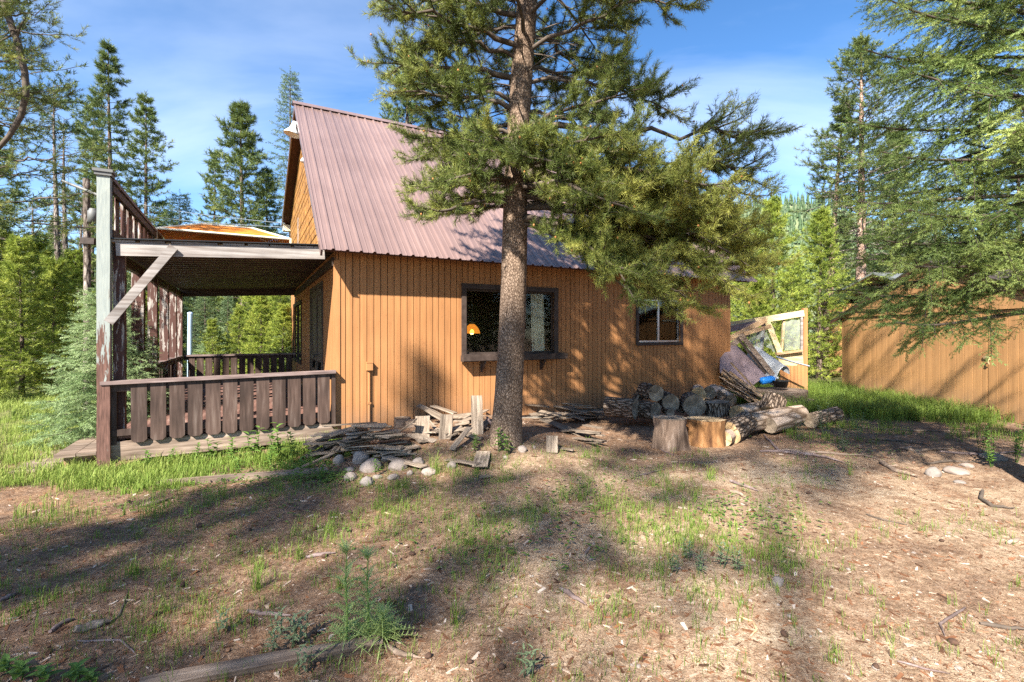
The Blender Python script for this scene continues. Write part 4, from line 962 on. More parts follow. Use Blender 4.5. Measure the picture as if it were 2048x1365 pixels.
# --- trees on the right
PR = make_pine('pine_tree', 14, 51, .24, .36, 2.5, 120, TUFT_MID, 'pine_far', .13, 1.0, .42, 8, bark='bark_red', shape=.6, dead=60)
put(PR, 1722, 18.5, 76, 14, .3, 'tall pine with a reddish trunk and bare grey limbs behind the shed', G_R, True)
PT = make_pine('pine_tree', 12, 52, .19, .62, 1.6, 50, TUFT_MID, 'pine_far', .15, 1.0, .4, 6, bark='bark_red', shape=.6, dead=34, lean=(.9, 0))
put(PT, 1646, 19, 205, 12, 0, 'leaning reddish trunk between the collapsed lean-to and the shed', G_R, True)
BC = make_pine('pine_tree', 6.5, 53, .1, .05, 2.1, 112, TUFT_MID, 'pine_young', .10, .8, .4, 8, shape=.8, bare=.15, topr=.06)
put(BC, 1545, 15.5, 400, 6.5, .2, 'bushy pine right behind the collapsed lean-to', G_R, True); put(BC, 1640, 17.5, 420, 6.5, 2, 'bushy pine behind the leaning trunk', G_R); put(BC, 1490, 17, 470, 6.5, 3.2, 'bushy pine past the cabin corner', G_R); put(YA, 1590, 18.5, 520, 5, 4.4, 'yellow-green young pine behind the collapsed lean-to', G_R); put(YA, 1668, 22, 585, 5, 1.3, 'young pine in the gap beside the shed', G_R); put(YB, 1515, 15, 560, 4, 1.9, 'low yellow-green pine over the fallen rafters', G_R)
for px, Y, top, r, src, hn, lab in ((1790, 21, 250, 1.2, PC, 12, 'pine behind the left part of the shed roof'), (1870, 19, 330, 2.3, SA, 13, 'spruce behind the shed roof'), (1960, 22, 180, 3.3, PA, 15, 'tall pine behind the near spruce'), (2040, 20, 250, 4.4, PC, 12, 'pine at the right edge behind the shed'), (2110, 24, 60, .4, PA, 15, 'tall pine beyond the right edge')):
    put(src, px, Y, top, hn, r, lab, G_R)

# --- the big spruce at the right edge, close to the camera
rng = np.random.default_rng(61)
SX_, SY_ = 5.62, 5.0; sp = thing('spruce_tree', 'big spruce at the right edge with sweeping boughs across the shed', 'tree', (SX_, SY_, .30)); sp.scale = (.77,)*3
tb = MB(); spts = trunk(tb, 15, .19, rng, (-.2, .2), 16, 24, base=-.8); tb.build('trunk', M['bark_red'], sp)
sw, sf = MB(), Foliage(); g = 0; z = 2.3
while z < 13.5:
    g += R(137.5)+rng.normal()*.25; u = (z-1.7)/13; Ln = 2.5*(1-u)**.75*(.8+.35*rng.random())
    if z < 2.3: Ln *= .75
    spruce_branch(sw, sf, at_h(spts, z), (math.cos(g), math.sin(g), -.02+.3*u), Ln, rng, .03*(1-.5*u), .24, .14, .25, .10, .125, .30+.12*rng.random(), 1.15, 5, .2, .36, None, 1)
    z += .11 if z < 7 else .25
# boughs that reach left over the shed, placed as the photograph shows them
for z, az, el, Ln, dr, ti in ((2.0, 186, -.02, 2.5, .16, .30), (2.3, 178, .05, 2.75, .18, .4), (2.6, 192, .08, 2.8, .2, .55), (2.9, 184, .1, 2.7, .2, .5), (3.2, 196, .1, 2.9, .22, .6), (3.5, 180, .12, 2.9, .24, .62), (3.9, 190, .15, 2.9, .24, .6), (4.3, 182, .2, 3.0, .24, .6), (4.7, 194, .2, 2.9, .22, .5), (5.1, 184, .22, 2.9, .22, .55), (5.5, 190, .25, 2.8, .22, .6), (5.9, 180, .3, 2.7, .2, .5), (2.75, 220, .05, 2.1, .2, .6), (3.4, 226, .05, 2.2, .2, .62), (4.1, 216, .1, 2.4, .2, .62), (4.9, 222, .15, 2.3, .2, .6)):
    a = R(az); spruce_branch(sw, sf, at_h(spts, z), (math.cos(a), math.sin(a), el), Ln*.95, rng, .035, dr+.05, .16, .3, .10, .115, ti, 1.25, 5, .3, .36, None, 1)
for i in range(13):
    z = 2.4+4.8*i/13; az = rng.uniform(168, 240); a = R(az); spruce_branch(sw, sf, at_h(spts, z), (math.cos(a), math.sin(a), rng.uniform(-.08, .12)+.03*(z-2)), rng.uniform(1.3, 2.3), rng, .026, rng.uniform(.14, .32), .16, .25, .08, .12, .35+.3*rng.random(), 1.2, 4, .3, .38, None, 1)
b = MB(); b.tube([at_h(spts, .95), at_h(spts, 1.0)+np.array([-.18, -.05, .02]), at_h(spts, 1.05)+np.array([-.3, -.08, .12])], [.06, .05, .02], 7); b.build('branch_stub', M['bark_red'], sp)
sw.build('branch', M['twig'], sp); V, T = place(TWIG_NEAR, sf.p, sf.d, sf.s, sf.t, rng, ); leaf_mesh('crown', V, T, M['spruce'], sp)

# --- trees behind the photographer: they shade the clearing and show in the panes
SH = make_pine('pine_tree', 15, 71, .075, .62, 1.5, 46, TUFT_MID, 'pine_far', .16, 1.0, .42, 6, shape=.5, dead=8)
G_S = 'pines behind the camera'
def shade(src, x, y, s, rz, label, first=False, w=1):
    if first: src.location = (x, y, zt(x, y)); src.rotation_euler = (0, 0, rz); src.scale = (s*w, s*w, s); src['label'] = label; src['group'] = G_S; return src
    return dup(src, (x, y, zt(x, y)), rz, (s*w, s*w, s), label, G_S)
shade(SH, -4.3, -10.4, 1.6, .5, 'tall pine behind the camera whose trunk shadow crosses the clearing', True)
shade(PA, -7.55, -5.6, .93, 1.0, 'slim pine behind the camera on the left', w=.8)
SD = make_pine('pine_tree', 15, 73, .13, .22, 2.3, 50, TUFT_MID, 'pine_far', .17, 1.25, .42, 6, shape=.55, dead=14)
SD.location = (-6.4, -8.2, zt(-6.4, -8.2)); SD.scale = (1.05, 1.05, 1.02); tag(SD, 'open-crowned pine straight behind the camera', None, G_S)
dup(SD, (.9, -7.6, 0), 1.2, (.85, .85, .85), 'open-crowned pine behind the camera shading the lower right', G_S)
SE = make_pine('pine_tree', 15, 74, .1, .42, 1.9, 30, TUFT_MID, 'pine_far', .2, 1.25, .42, 5, shape=.4)
SE.location = (-5.2, -9.3, zt(-5.2, -9.3)); tag(SE, 'thin-crowned pine behind the camera with few boughs', None, G_S)
dup(SD, (-8.3, -8.6, 0), 2.2, (1.1, 1.1, .95), 'open-crowned pine far behind the camera on the left', G_S)
shade(SH, 4.4, -3.2, .7, 4.1, 'pine behind the camera on the right', w=1.6)

for i, (x, y, s_, src_, lab) in enumerate(((10.5, .5, .9, PC, 'bushy pine beside the camera on the right'), (13.5, -2.5, 1.0, PC, 'bushy pine farther out on the right of the camera'), (9.0, -3.5, .8, SA, 'spruce beside the camera on the right'), (15, 2.5, 1.0, SA, 'spruce farther out on the right of the camera'), (12, 3.6, .55, PC, 'small bushy pine right of the big spruce'))):
    dup(src_, (x, y, zt(x, y)), i*1.7, s_, lab, G_S)
# --- the tree line that closes the clearing
rg = random.Random(12); src = [(PA, 15), (PB, 13), (PC, 12), (SA, 13)]
FA = make_pine('pine_tree', 13, 81, .15, .15, 2.1, 80, TUFT_FAR, 'pine_far', .24, 1.15, .4, 6, shape=.7); FB = make_spruce('spruce_tree', 12, 82, .15, .05, 2.0, 80, TWIG_FAR, 'spruce_far', .34, .34, 1.2, .4)
first = {id(FA): True, id(FB): True}
LP, LS = 'distant pine in the tree line beyond the clearing', 'distant spruce in the tree line beyond the clearing'
G_F = 'tree line beyond the clearing'
for k in range(74):
    a = R(-50+100*(k+rg.random()*.8)/74); d = rg.uniform(30, 62); x, y = math.sin(a)*d, math.cos(a)*d
    if 620 < 1024+985*x/y < 1420: continue                       # behind the cabin, never in sight
    px = 1024+985*x/y
    s = rg.uniform(.45, .75)*(.8 if px > 1440 and px < 1660 else 1)
    f = FA if rg.random() < .65 else FB; lab = LP if f is FA else LS
    if first.pop(id(f), None): f.location = (x, y, zt(x, y)); f.rotation_euler = (0, 0, a*9); f.scale = (s,)*3; f['label'] = lab; f['group'] = G_F
    else: dup(f, (x, y, zt(x, y)), a*37, s, lab, G_F)
# forest on the ridge: one mass
fr_ = np.random.default_rng(9); n = 15000; fx = fr_.uniform(-430, 460, n); fy = fr_.uniform(175, 430, n); VV = []; TT = []
for x, y in zip(fx, fy):
    if noise.noise((x*.02, y*.02, 7)) < -.12: continue
    z = hz(x, y); h = fr_.uniform(4.5, 10); r = h*.13; a0 = fr_.random()*6
    for lv in range(3):
        zb = z+h*(.05+.27*lv); zt_ = z+h*(.5+.25*lv); rr = r*(1-.27*lv); m = 5
        for q in range(m):
            a, b_ = a0+lv+q*2*math.pi/m, a0+lv+(q+1)*2*math.pi/m
            VV.append([(x+rr*math.cos(a), y+rr*math.sin(a), zb), (x+rr*math.cos(b_), y+rr*math.sin(b_), zb+.3), (x, y, zt_)]); TT.append(.3+fr_.normal()*.2)
tag(leaf_mesh('ridge_forest', VV, TT, M['spruce_far']), kind='stuff')

# ------------------------------------------------------------------ the shed on the right
S0 = Vector((9.44, 14.07, 0)); S1 = Vector((9.08, 8.5, 0)); se = (S1-S0).normalized(); sn = Vector((se.y, -se.x, 0))
if sn.x > 0: sn = -sn
shed = thing('shed', 'orange-painted shed with vertical boards and a low gable at the right', 'shed', S0, 0)
fs = lambda u, v, d: tuple(se*u+sn*d+Vector((0, 0, v)))
SL, SW = 6.3, 4.2; ap = 3.15
mb = MB(); boards(mb, [(0, .04), (4.62, .0), (4.62, 2.03), (0, 2.03)], fs, .205, .011, 0, .016); boards(mb, [(0, .06), (SL, .06), (SL, 2.02), (0, 2.02)], fs, 50, 0, -.05, .004, mi=1)
mb.build('front_wall', [M['shed_siding'], M['groove']], shed)
mb = MB(); boards(mb, [(4.645, .0), (SL, -.02), (SL, 2.03), (4.645, 2.03)], fs, .205, .011, 0, .02); so = mb.build('door', [M['shed_siding'], M['groove']], shed)
mb = MB(); mb.box((0,0,0), (.13, .05, .02), 0, Matrix.Translation(Vector(fs(4.56, 1.12, .02)))@Matrix(((se.x, 0, sn.x, 0), (se.y, 0, sn.y, 0), (0, 1, 0, 0), (0,0,0,1)))); mb.tube([fs(4.70, 1.11, .03), fs(4.70, 1.11, .06), fs(4.70, 1.06, .065), fs(4.70, 1.02, .05)], .012, 6); mb.build('latch', M['tan_board'], so)
mb = MB(); rs = (1.10)/ap
gp_ = [(0.0, 2.05), (SL, 2.05), (SL, 2.06), (ap, 2.02+1.08), (0, 2.06)]
boards(mb, gp_, fs, .235, .012, .02, .045, ang=R(90)); boards(mb, gp_, fs, 50, 0, -.05, .02, mi=1); mb.build('gable', [M['shed_siding'], M['groove']], shed)
mb = MB()
for sg in (-1, 1):
    e0 = (ap+sg*(ap+.42), 2.03-.42*.345+.05); a = [fs(e0[0], e0[1], .10), fs(ap, 2.03+1.1+.05, .10), fs(ap, 2.03+1.1+.05, -SW), fs(e0[0], e0[1], -SW)]
    mb.add([Vector(p) for p in a]+[Vector(p)+Vector((0,0,.05)) for p in a], [(0,1,2,3),(7,6,5,4),(0,4,5,1),(1,5,6,2),(2,6,7,3),(3,7,4,0)])
mb.build('roof', M['trim'], shed)
mb = MB()
for sg in (-1, 1): mb.beam(fs(ap+sg*(ap+.42), 2.03-.42*.345+.025, .09), fs(ap, 2.03+1.1+.025, .09), .02, .07)
mb.build('rake_board', M['soffit'], shed)
mb = MB(); q = [fs(0, .05, 0), fs(0, .05, -SW), fs(SL, .05, -SW), fs(SL, .05, 0)]
for a, b in ((0,1),(1,2),(2,3)):
    A_, B_ = Vector(q[a]), Vector(q[b]); mb.add([A_, B_, B_+Vector((0,0,2.0)), A_+Vector((0,0,2.0))], [(0,1,2,3)])
mb.build('side_wall', M['shed_siding'], shed)
# a house farther back
hb_ = thing('house', 'distant house with a grey-blue metal roof behind the shed', 'house', (15.2, 17.5, 0), R(14))
mb = MB(); mb.box((-2.6, -2.2, 0), (3.4, 2.4, 2.7)); mb.build('wall', M['shed_siding'], hb_)
mb = MB()
for sg in (-1, 1): mb.add([(-2.9, .1+sg*2.7, 2.55), (3.7, .1+sg*2.7, 2.55), (3.7, .1, 3.65), (-2.9, .1, 3.65), (-2.9, .1+sg*2.7, 2.61), (3.7, .1+sg*2.7, 2.61), (3.7, .1, 3.71), (-2.9, .1, 3.71)], [(0,1,2,3),(7,6,5,4),(0,4,5,1),(1,5,6,2),(2,6,7,3),(3,7,4,0)])
mb.build('roof', M['alu'], hb_)

# ------------------------------------------------------------------ the collapsed lean-to
def pt(px, py, Y): return Vector(((px-1024)/985*Y, Y, EYE-(py-668)/985*Y))
LT = Vector((6.6, 12.4, 0)); lt = thing('collapsed_lean_to', 'collapsed lean-to of broken rafters and plastic beside the cabin corner', 'shed', LT)
def lpart(name, mat, segs, label=None):
    mb = MB()
    for a, b, w, h in segs: mb.beam(Vector(a)-LT, Vector(b)-LT, w, h)
    o = mb.build(name, M[mat], lt)
    if label: o['label'] = label
    return o
lpart('post', 'siding', [(pt(1609, 800, 12.5), pt(1609, 617, 12.5), .10, .10)]); lpart('post', 'fascia', [(pt(1603, 705, 12.42), pt(1603, 622, 12.42), .05, .05)])
lpart('top_plate', 'pale_lumber', [(pt(1440, 654, 12.5), pt(1606, 627, 12.44), .10, .15)])
lpart('rafter', 'tan_board', [(pt(1448, 684, 12.1), pt(1532, 640, 12.3), .04, .13)]); lpart('rafter', 'mauve', [(pt(1445, 662, 12.3), pt(1535, 643, 12.5), .05, .15)]); lpart('rafter', 'timber', [(pt(1456, 697, 12.0), pt(1500, 662, 12.1), .05, .12)])
lpart('rafter', 'tan_board', [(pt(1488, 668, 12.0), pt(1541, 653, 12.1), .04, .09)])
lpart('stud', 'pale_lumber', [(pt(1533, 638, 12.45), pt(1561, 707, 12.3), .05, .12)]); lpart('stud', 'pale_lumber', [(pt(1568, 636, 12.5), pt(1563, 700, 12.4), .05, .06)]); lpart('stud', 'fascia', [(pt(1527, 650, 12.5), pt(1521, 715, 12.4), .05, .1)])
lpart('fallen_rafter', 'timber', [(pt(1481, 668, 11.6), pt(1551, 757, 11.3), .05, .11)]); lpart('fallen_rafter', 'trim', [(pt(1475, 676, 11.7), pt(1540, 757, 11.4), .08, .06)])
lpart('sill', 'tan_board', [(pt(1552, 708, 12.3), pt(1604, 702, 12.35), .09, .05)])
mb = MB(); o3 = Vector((0, 0, .01))
def sheet(mb, P, t=.012): 
    P = [Vector(p)-LT for p in P]; n_ = (P[1]-P[0]).cross(P[2]-P[0]).normalized()*t; k = len(P)
    mb.add(P+[p+n_ for p in P], [tuple(range(k))[::-1], tuple(range(k, 2*k))]+[(i, (i+1) % k, k+(i+1) % k, k+i) for i in range(k)])
sheet(mb, [pt(1554, 709, 12.36), pt(1606, 703, 12.40), pt(1607, 728, 12.42), pt(1592, 733, 12.4), pt(1570, 731, 12.38), pt(1562, 737, 12.36)]); mb.build('plywood', M['pale_lumber'], lt)
mb = MB()
for i in range(7):
    x0 = 1560+i*7.1; top = 733+rnd.uniform(-3, 3)-(i*.4); bot = 792+rnd.uniform(-2, 6)-(4 if i < 4 else -5)
    sheet(mb, [pt(x0, top, 12.36), pt(x0+6.3, top-.4, 12.36), pt(x0+6.3, bot, 12.36), pt(x0, bot, 12.36)], .02)
mb.build('siding_panel', M['siding'], lt)
k = NT('cloudy_plastic'); k.base((.55, .6, .55), .35, .5); tp = k.n('ShaderNodeBsdfTransparent'); mx = k.n('ShaderNodeMixShader'); mx.inputs[0].default_value = .34
k.l(tp.outputs[0], mx.inputs[1]); k.l(k.p.outputs[0], mx.inputs[2]); k.l(mx.outputs[0], k.out.inputs[0]); M['plastic'] = k.m
mb = MB()
def film(mb, a, b, c, d, n=10, amp=.05, seed=0):
    vs = []
    for j in range(n+1):
        for i in range(n+1):
            u, v = i/n, j/n; p = (Vector(a)*(1-u)+Vector(b)*u)*(1-v)+(Vector(d)*(1-u)+Vector(c)*u)*v
            vs.append(p-LT+Vector((0, amp*noise.noise((u*4+seed, v*4, seed)), 0)))
    mb.add(vs, [(j*(n+1)+i, j*(n+1)+i+1, (j+1)*(n+1)+i+1, (j+1)*(n+1)+i) for j in range(n) for i in range(n)], 0, True)
film(mb, pt(1568, 702, 12.46), pt(1602, 699, 12.46), pt(1602, 631, 12.46), pt(1570, 637, 12.46)); o = mb.build('plastic_pane', M['plastic'], lt)
mb = MB(); film(mb, pt(1494, 700, 12.3), pt(1524, 712, 12.2), pt(1528, 655, 12.5), pt(1496, 668, 12.5), amp=.12, seed=3); mb.build('plastic_pane', M['plastic'], lt)
mb = MB(); film(mb, pt(1528, 690, 12.5), pt(1560, 712, 12.4), pt(1545, 650, 12.6), pt(1530, 650, 12.6), amp=.1, seed=6); mb.build('plastic_pane', M['plastic'], lt)
mb = MB(); sheet(mb, [pt(1440, 690, 11.7), pt(1475, 692, 11.9), pt(1532, 752, 11.3), pt(1500, 775, 11.1), pt(1440, 745, 11.3)], .02); mb.build('roof_panel', M['mauve'], lt)
# grey hood of crumpled plastic over the wreck
ho = Vector(pt(1535, 725, 11.5)); hod = thing('grey_plastic_hood', 'arched grey plastic hood lying in the collapsed lean-to', 'hood', ho)
mb = MB(); n, m = 16, 8; vs = []
for j in range(m+1):
    for i in range(n+1):
        a = math.pi*i/n; u = j/m; r = .30*(1-.25*u)+.02*noise.noise((a*2, u*3, 5))
        vs.append((-r*math.cos(a)*.75-.22+.42*u, .25-.5*u, .42*math.sin(a)*(1-.3*u)-.08-.32*u+.28*(math.cos(a)*-.5)))
mb.add(vs, [(j*(n+1)+i, j*(n+1)+i+1, (j+1)*(n+1)+i+1, (j+1)*(n+1)+i) for j in range(m) for i in range(n)], 0, True)
mb.build('hood', m_plain('grey_hood', (.34, .35, .36), .45, 0, .2, 5), hod)
b = MB(); b.tube([vs[(n+1)*m+i] for i in range(n+1)], .014, 6); b.build('rim', M['alu'], hod)
def simple(name, label, cat, mb, mat, loc, rz=0, group=None, smooth=False):
    o = mb.build(name, M[mat] if isinstance(mat, str) else mat); o.location = loc; o.rotation_euler = (0, 0, rz); return tag(o, label, cat, group)
mb = MB(); a, b = pt(1552, 714, 11.9), pt(1619, 733, 11.7); mb.tube([(0,0,0), (b-a)*.5-Vector((0,0,.01)), b-a], .022, 8); simple('metal_pipe', 'thin pale metal pipe sticking out of the collapsed lean-to', 'pipe', mb, 'alu', a)
# weathered round platform with the tub and the jug on it
def platform(px, py, Y, rx, ry, h, label):
    p = pt(px, py, Y); mb = MB(); n = 40; wv = [(1+.03*noise.noise((math.cos(2*math.pi*i/n)*2, math.sin(2*math.pi*i/n)*2, px))) for i in range(n)]
    ring = lambda s, z: [(rx*s*wv[i]*math.cos(2*math.pi*i/n), ry*s*wv[i]*math.sin(2*math.pi*i/n), z+.008*noise.noise((i*.4, z*9, 2))) for i in range(n)]
    R_ = [ring(.99, -h), ring(1, -h*.1), ring(.97, 0)]; mb.add([v for r in R_ for v in r], [(j*n+i, j*n+(i+1) % n, (j+1)*n+(i+1) % n, (j+1)*n+i) for j in range(2) for i in range(n)]+[tuple(range(2*n, 3*n))])
    return simple('round_step', label, 'step', mb, 'timber', p, 0, 'round steps')
platform(1560, 779, 11.3, .58, .5, .2, 'weathered round timber step carrying the black tub'); platform(1580, 798, 11.0, .52, .42, .22, 'lower mossy round step half sunk in the grass')
p = pt(1561, 776, 11.15); tub = thing('plastic_tub', 'black plastic tub on the weathered round step', 'tub', p)
mb = MB(); mb.lathe([(0,.01),(.13,.01),(.165,.15),(.18,.155),(.18,.165),(.155,.16),(.125,.03),(0,.03)], 24); mb.build('tub', M['black'], tub)
p = pt(1537, 760, 11.25); jug = thing('plastic_jug', 'blue plastic jug lying beside the black tub', 'jug', p, R(10))
mb = MB(); mb.lathe([(0,-.2),(.07,-.195),(.085,-.17),(.085,.06),(.06,.13),(.03,.16),(.03,.2),(0,.2)], 16, 0, Matrix.Rotation(R(80), 4, 'Y')); mb.build('body', M['blue'], jug)
mb = MB(); mb.lathe([(.034,.2),(.034,.24),(0,.24)], 12, 0, Matrix.Rotation(R(80), 4, 'Y')); mb.build('cap', M['white_metal'], jug)
# splintered boards spilling out between the lean-to and the wall
GB = 'splintered boards of the collapsed lean-to'; LB = 'splintered board in the heap spilling from the collapsed lean-to'
for i in range(24):
    f = i/23; a = pt(1450+rnd.uniform(-12, 12), 738+44*f+rnd.uniform(-6, 6), 11.0+rnd.uniform(-.2, .2)); b = pt(1540-52*f*rnd.random()+rnd.uniform(-10, 6), 806+rnd.uniform(-10, 8), 10.5+rnd.uniform(-.25, .25))
    plank('board', LB, 'board', a, b, rnd.uniform(.04, .11), .022, 'tan_board' if i % 3 else 'timber', GB, rnd.uniform(-.6, .6))
plank('board', 'long pale board leaning across the splintered heap', 'board', pt(1462, 726, 11.0), pt(1522, 790, 10.7), .09, .03, 'tan_board', GB)
plank('board', 'reddish broken plank under the splintered heap', 'board', pt(1480, 785, 10.9), pt(1530, 795, 10.8), .2, .03, 'soffit', GB)

# ------------------------------------------------------------------ logs and stumps
def log(label, p, q, r, mat='log_bark', end='end_grey', taper=1., flare=0, group='firewood logs by the cabin wall', name='log', rough=.09, seg=32, cat='log'):
    p, q = Vector(p), Vector(q); d = q-p; Ln = d.length; k = rnd.random()*40; N = 10
    def rad(i, a): 
        u = i/N; return r*(1+(taper-1)*u)*(1+rough*noise.noise((math.cos(a)*1.2+k, math.sin(a)*1.2, u*1.2))+rough*.55*noise.noise((math.cos(a)*4+k, math.sin(a)*4, u*2.5))+rough*.35*noise.noise((math.cos(a)*11+k, math.sin(a)*11, u*3)))*(1+flare*(1-u)**3*(1+.6*math.sin(a*5+k)))
    mb = MB(); vs = [(rad(i, 2*math.pi*j/seg)*math.cos(2*math.pi*j/seg), rad(i, 2*math.pi*j/seg)*math.sin(2*math.pi*j/seg), Ln*i/N) for i in range(N+1) for j in range(seg)]
    mb.add(vs, [(i*seg+j, i*seg+(j+1) % seg, (i+1)*seg+(j+1) % seg, (i+1)*seg+j) for i in range(N) for j in range(seg)], 0, True)
    o = mb.build(name, M[mat]); o.location = p; o.rotation_euler = d.to_track_quat('Z', 'Y').to_euler(); tag(o, label, cat, group)
    for z, s in ((0, -1), (Ln, 1)):
        fm = MB(); ringv = vs[:seg] if s < 0 else vs[-seg:]; rr = [(x*f, y*f, s*(.003+.004*noise.noise((x*9*f, y*9*f, k)))) for f in (1, .6, .25) for x, y, _ in ringv]
        fm.add(rr, [(a*seg+j, a*seg+(j+1) % seg, (a+1)*seg+(j+1) % seg, (a+1)*seg+j) for a in range(2) for j in range(seg)]+[tuple(range(2*seg, 3*seg))])
        e = fm.build('cut_face', M[end], o); e.location = (0, 0, z)
    return o
def lie(px, py, Y, dx, dy, ln, r, label, mat='log_bark', end='end_grey', dz=0, **k):
    """a log whose near end is centred on the measured point"""
    p = pt(px, py, Y); d = Vector((dx, dy, dz)).normalized()*ln; return log(label, p, p+d, r*.93, mat, end, **k)
lie(1271, 818, 8.55, -.75, .5, .52, .185, 'shadowed log at the left end of the pile, its cut end turned right')
lie(1311, 823, 8.55, -.6, .7, .5, .17, 'log lying low in the middle of the dark pile')
lie(1312, 787, 8.75, -.15, .9, .5, .155, 'topmost log of the dark pile showing a round grey end')
lie(1342, 806, 8.7, .1, .95, .5, .16, 'log at the right of the dark pile under its own bark')
lie(1341, 826, 8.55, .05, .95, .35, .075, 'small hollow log under the dark pile', mat='log_bark')
log('slab of dark bark leaning on the left of the pile', pt(1270, 806, 9.2), pt(1288, 776, 9.3), .09, 'log_bark', 'end_grey')
lie(1389, 812, 8.6, .15, .9, .45, .205, 'big log with a pale upright end right of the dark pile', mat='log_bark')
lie(1397, 790, 9.2, .3, .9, .5, .15, 'log with a tan cut end on top of the pile', end='end_tan', mat='log_smooth'); lie(1419, 786, 9.5, .5, .8, .5, .13, 'bleached log behind the tan-ended one', mat='log_smooth')
lie(1364, 815, 9.0, .1, .9, .4, .12, 'dark split log between the two piles')
log('short upright log with a bright top beside the pile', pt(1436, 830, 8.7), pt(1434, 804, 8.7), .205, 'log_bark', 'end_grey')
lie(1461, 802, 9.5, -.15, .8, .45, .14, 'bleached log end-on at the foot of the cabin corner', mat='log_smooth', dz=.25)
GL = 'long logs lying in front of the pile'
log('grooved grey log lying behind the orange stump', pt(1456, 868, 7.25), pt(1492, 845, 7.9), .17, 'log_bark', 'end_tan', group=GL, rough=.14)
log('long smooth fallen log lying in the sun', pt(1484, 848, 7.85), pt(1600, 828, 8.7), .155, 'log_smooth', 'end_grey', group=GL); log('smooth log overlapping the long fallen one', pt(1540, 852, 7.9), pt(1590, 840, 8.3), .12, 'log_smooth', 'end_grey', group=GL)
log('knotty log across the top of the long fallen log', pt(1475, 828, 8.4), pt(1530, 817, 9.0), .14, 'log_smooth', 'end_tan', group=GL)
log('tilted cut stump behind the fallen logs', pt(1540, 830, 8.6), pt(1549, 800, 8.75), .2, 'log_bark', 'end_tan', group=GL, flare=.2)
log('half rotten log lying in the grass beyond the pile', pt(1622, 842, 8.5), pt(1672, 828, 8.9), .13, 'log_bark', 'end_grey', group=GL)
p = hit(1341, 897); log('grey weathered stump with root flare, nearest in the clearing', p+Vector((0,0,-.05)), p+Vector((.0,.0,.43)), .225, 'stump_side', 'end_grey', taper=1.0, flare=.2, group='chopping stumps', name='stump', rough=.2, seg=48, cat='stump')
p = hit(1413, 888); log('orange-brown rotten stump right beside the grey one', p+Vector((0,0,-.05)), p+Vector((.0,.0,.36)), .24, 'stump_orange', 'end_tan', flare=.2, group='chopping stumps', name='stump', rough=.24, seg=48, cat='stump')
log('small tan log end leaning on the orange stump', pt(1448, 878, 7.0), pt(1462, 868, 7.4), .105, 'log_smooth', 'end_tan', group='chopping stumps')
log('low dark stump half hidden by the shakes at the wall', pt(805, 868, 7.75), pt(805, 836, 7.75), .13, 'timber', 'end_grey', group='stumps under the shakes', name='stump', cat='stump'); log('second low stump under the loose shakes', pt(832, 866, 7.6), pt(832, 842, 7.6), .15, 'timber', 'end_grey', group='stumps under the shakes', name='stump', cat='stump')

# ------------------------------------------------------------------ cedar shakes in heaps
def shake(px, py, dz, yaw, ln, w, label, group, tilt=0, roll=0, mat='shake', t=.014, up=False):
    h = hit(px, py); dz = dz*1.35+.012; c = Vector((h.x, h.y, h.z+dz))
    if up: d = Vector((math.cos(yaw)*.3, math.sin(yaw)*.3, 1)).normalized()*ln/2
    else: d = Vector((math.cos(yaw)*math.cos(tilt), math.sin(yaw)*math.cos(tilt), math.sin(tilt)))*ln/2
    return plank('cedar_shake', label, 'shake', c-d, c+d, w, t, mat, group, roll, .004)
g1, l1 = 'flat heap of shakes by the cabin corner', 'weathered grey shake in the flat heap under the cabin corner'
for i in range(58):
    f = i/57; col = rnd.random(); px = 645+150*col+rnd.uniform(-8, 8); py = 922-10*col-rnd.uniform(0, 16); 
    shake(px, py,   .02+f*.26*(.55+.45*math.sin(math.pi*col)), R(28+rnd.choice((0, 0, 15, -25, 70, 40))+rnd.uniform(-10, 10)), rnd.uniform(.3, .5), rnd.uniform(.07, .16), l1, g1, rnd.uniform(-.06, .22)*(1 if col < .4 else -.3), rnd.uniform(-.12, .12))
shake(700, 880, .16, R(20), .75, .06, 'long thin lath lying across the top of the flat heap', g1); shake(650, 905, .12, R(62), .5, .14, 'shake sloping down the left end of the flat heap', g1, .35)
shake(806, 880, .1, R(-42), .62, .1, 'long pale shake leaning on the wall over the flat heap', g1, .5, .5)
g2, l2 = 'loose shakes on the mound', 'loose weathered shake lying on the needle mound left of the big pine'
for px, py, dz, yaw, ln, w, ti, ro in ((850, 822, .10, 20, .55, .12, -.05, 0), (862, 820, .14, 16, .5, .13, .02, .05), (842, 826, .06, 24, .5, .14, .0, .1), (872, 824, .08, 14, .5, .1, -.1, 0), (858, 843, .12, -35, .5, .1, -.25, .2), (875, 850, .08, -40, .5, .09, -.3, .1), (888, 838, .1, -28, .45, .12, -.2, 0), (898, 825, .03, 40, .3, .16, 0, 0), (918, 838, .02, 30, .12, .08, 0, .2), (905, 868, .04, 40, .3, .14, .1, .2), (925, 855, .03, 10, .2, .1, .2, .1), (828, 832, .1, 10, .22, .12, -.15, .2), (868, 862, .03, -55, .45, .05, -.35, 0), (940, 822, .05, -20, .4, .14, -.15, .1), (958, 818, .08, -30, .5, .12, -.2, .2), (965, 832, .03, 60, .3, .1, .1, 0)):
    shake(px, py, dz, R(yaw), ln, w, l2, g2, ti, ro)
shake(845, 875, .09, R(95), .30, .19, 'broad tan shake propped upright left of the mound', g2, up=True); shake(892, 875, .10, R(80), .32, .17, 'pale grey shake standing upright in the needles', g2, up=True); shake(954, 866, .16, R(100), .55, .155, 'tall grey shake standing beside the pine trunk', g2, up=True); shake(922, 888, .08, R(60), .42, .08, 'narrow shake tilted on the slope of the mound', g2, .5)
g3, l3 = 'heap of shakes right of the big pine', 'weathered shake in the heap right of the big pine'
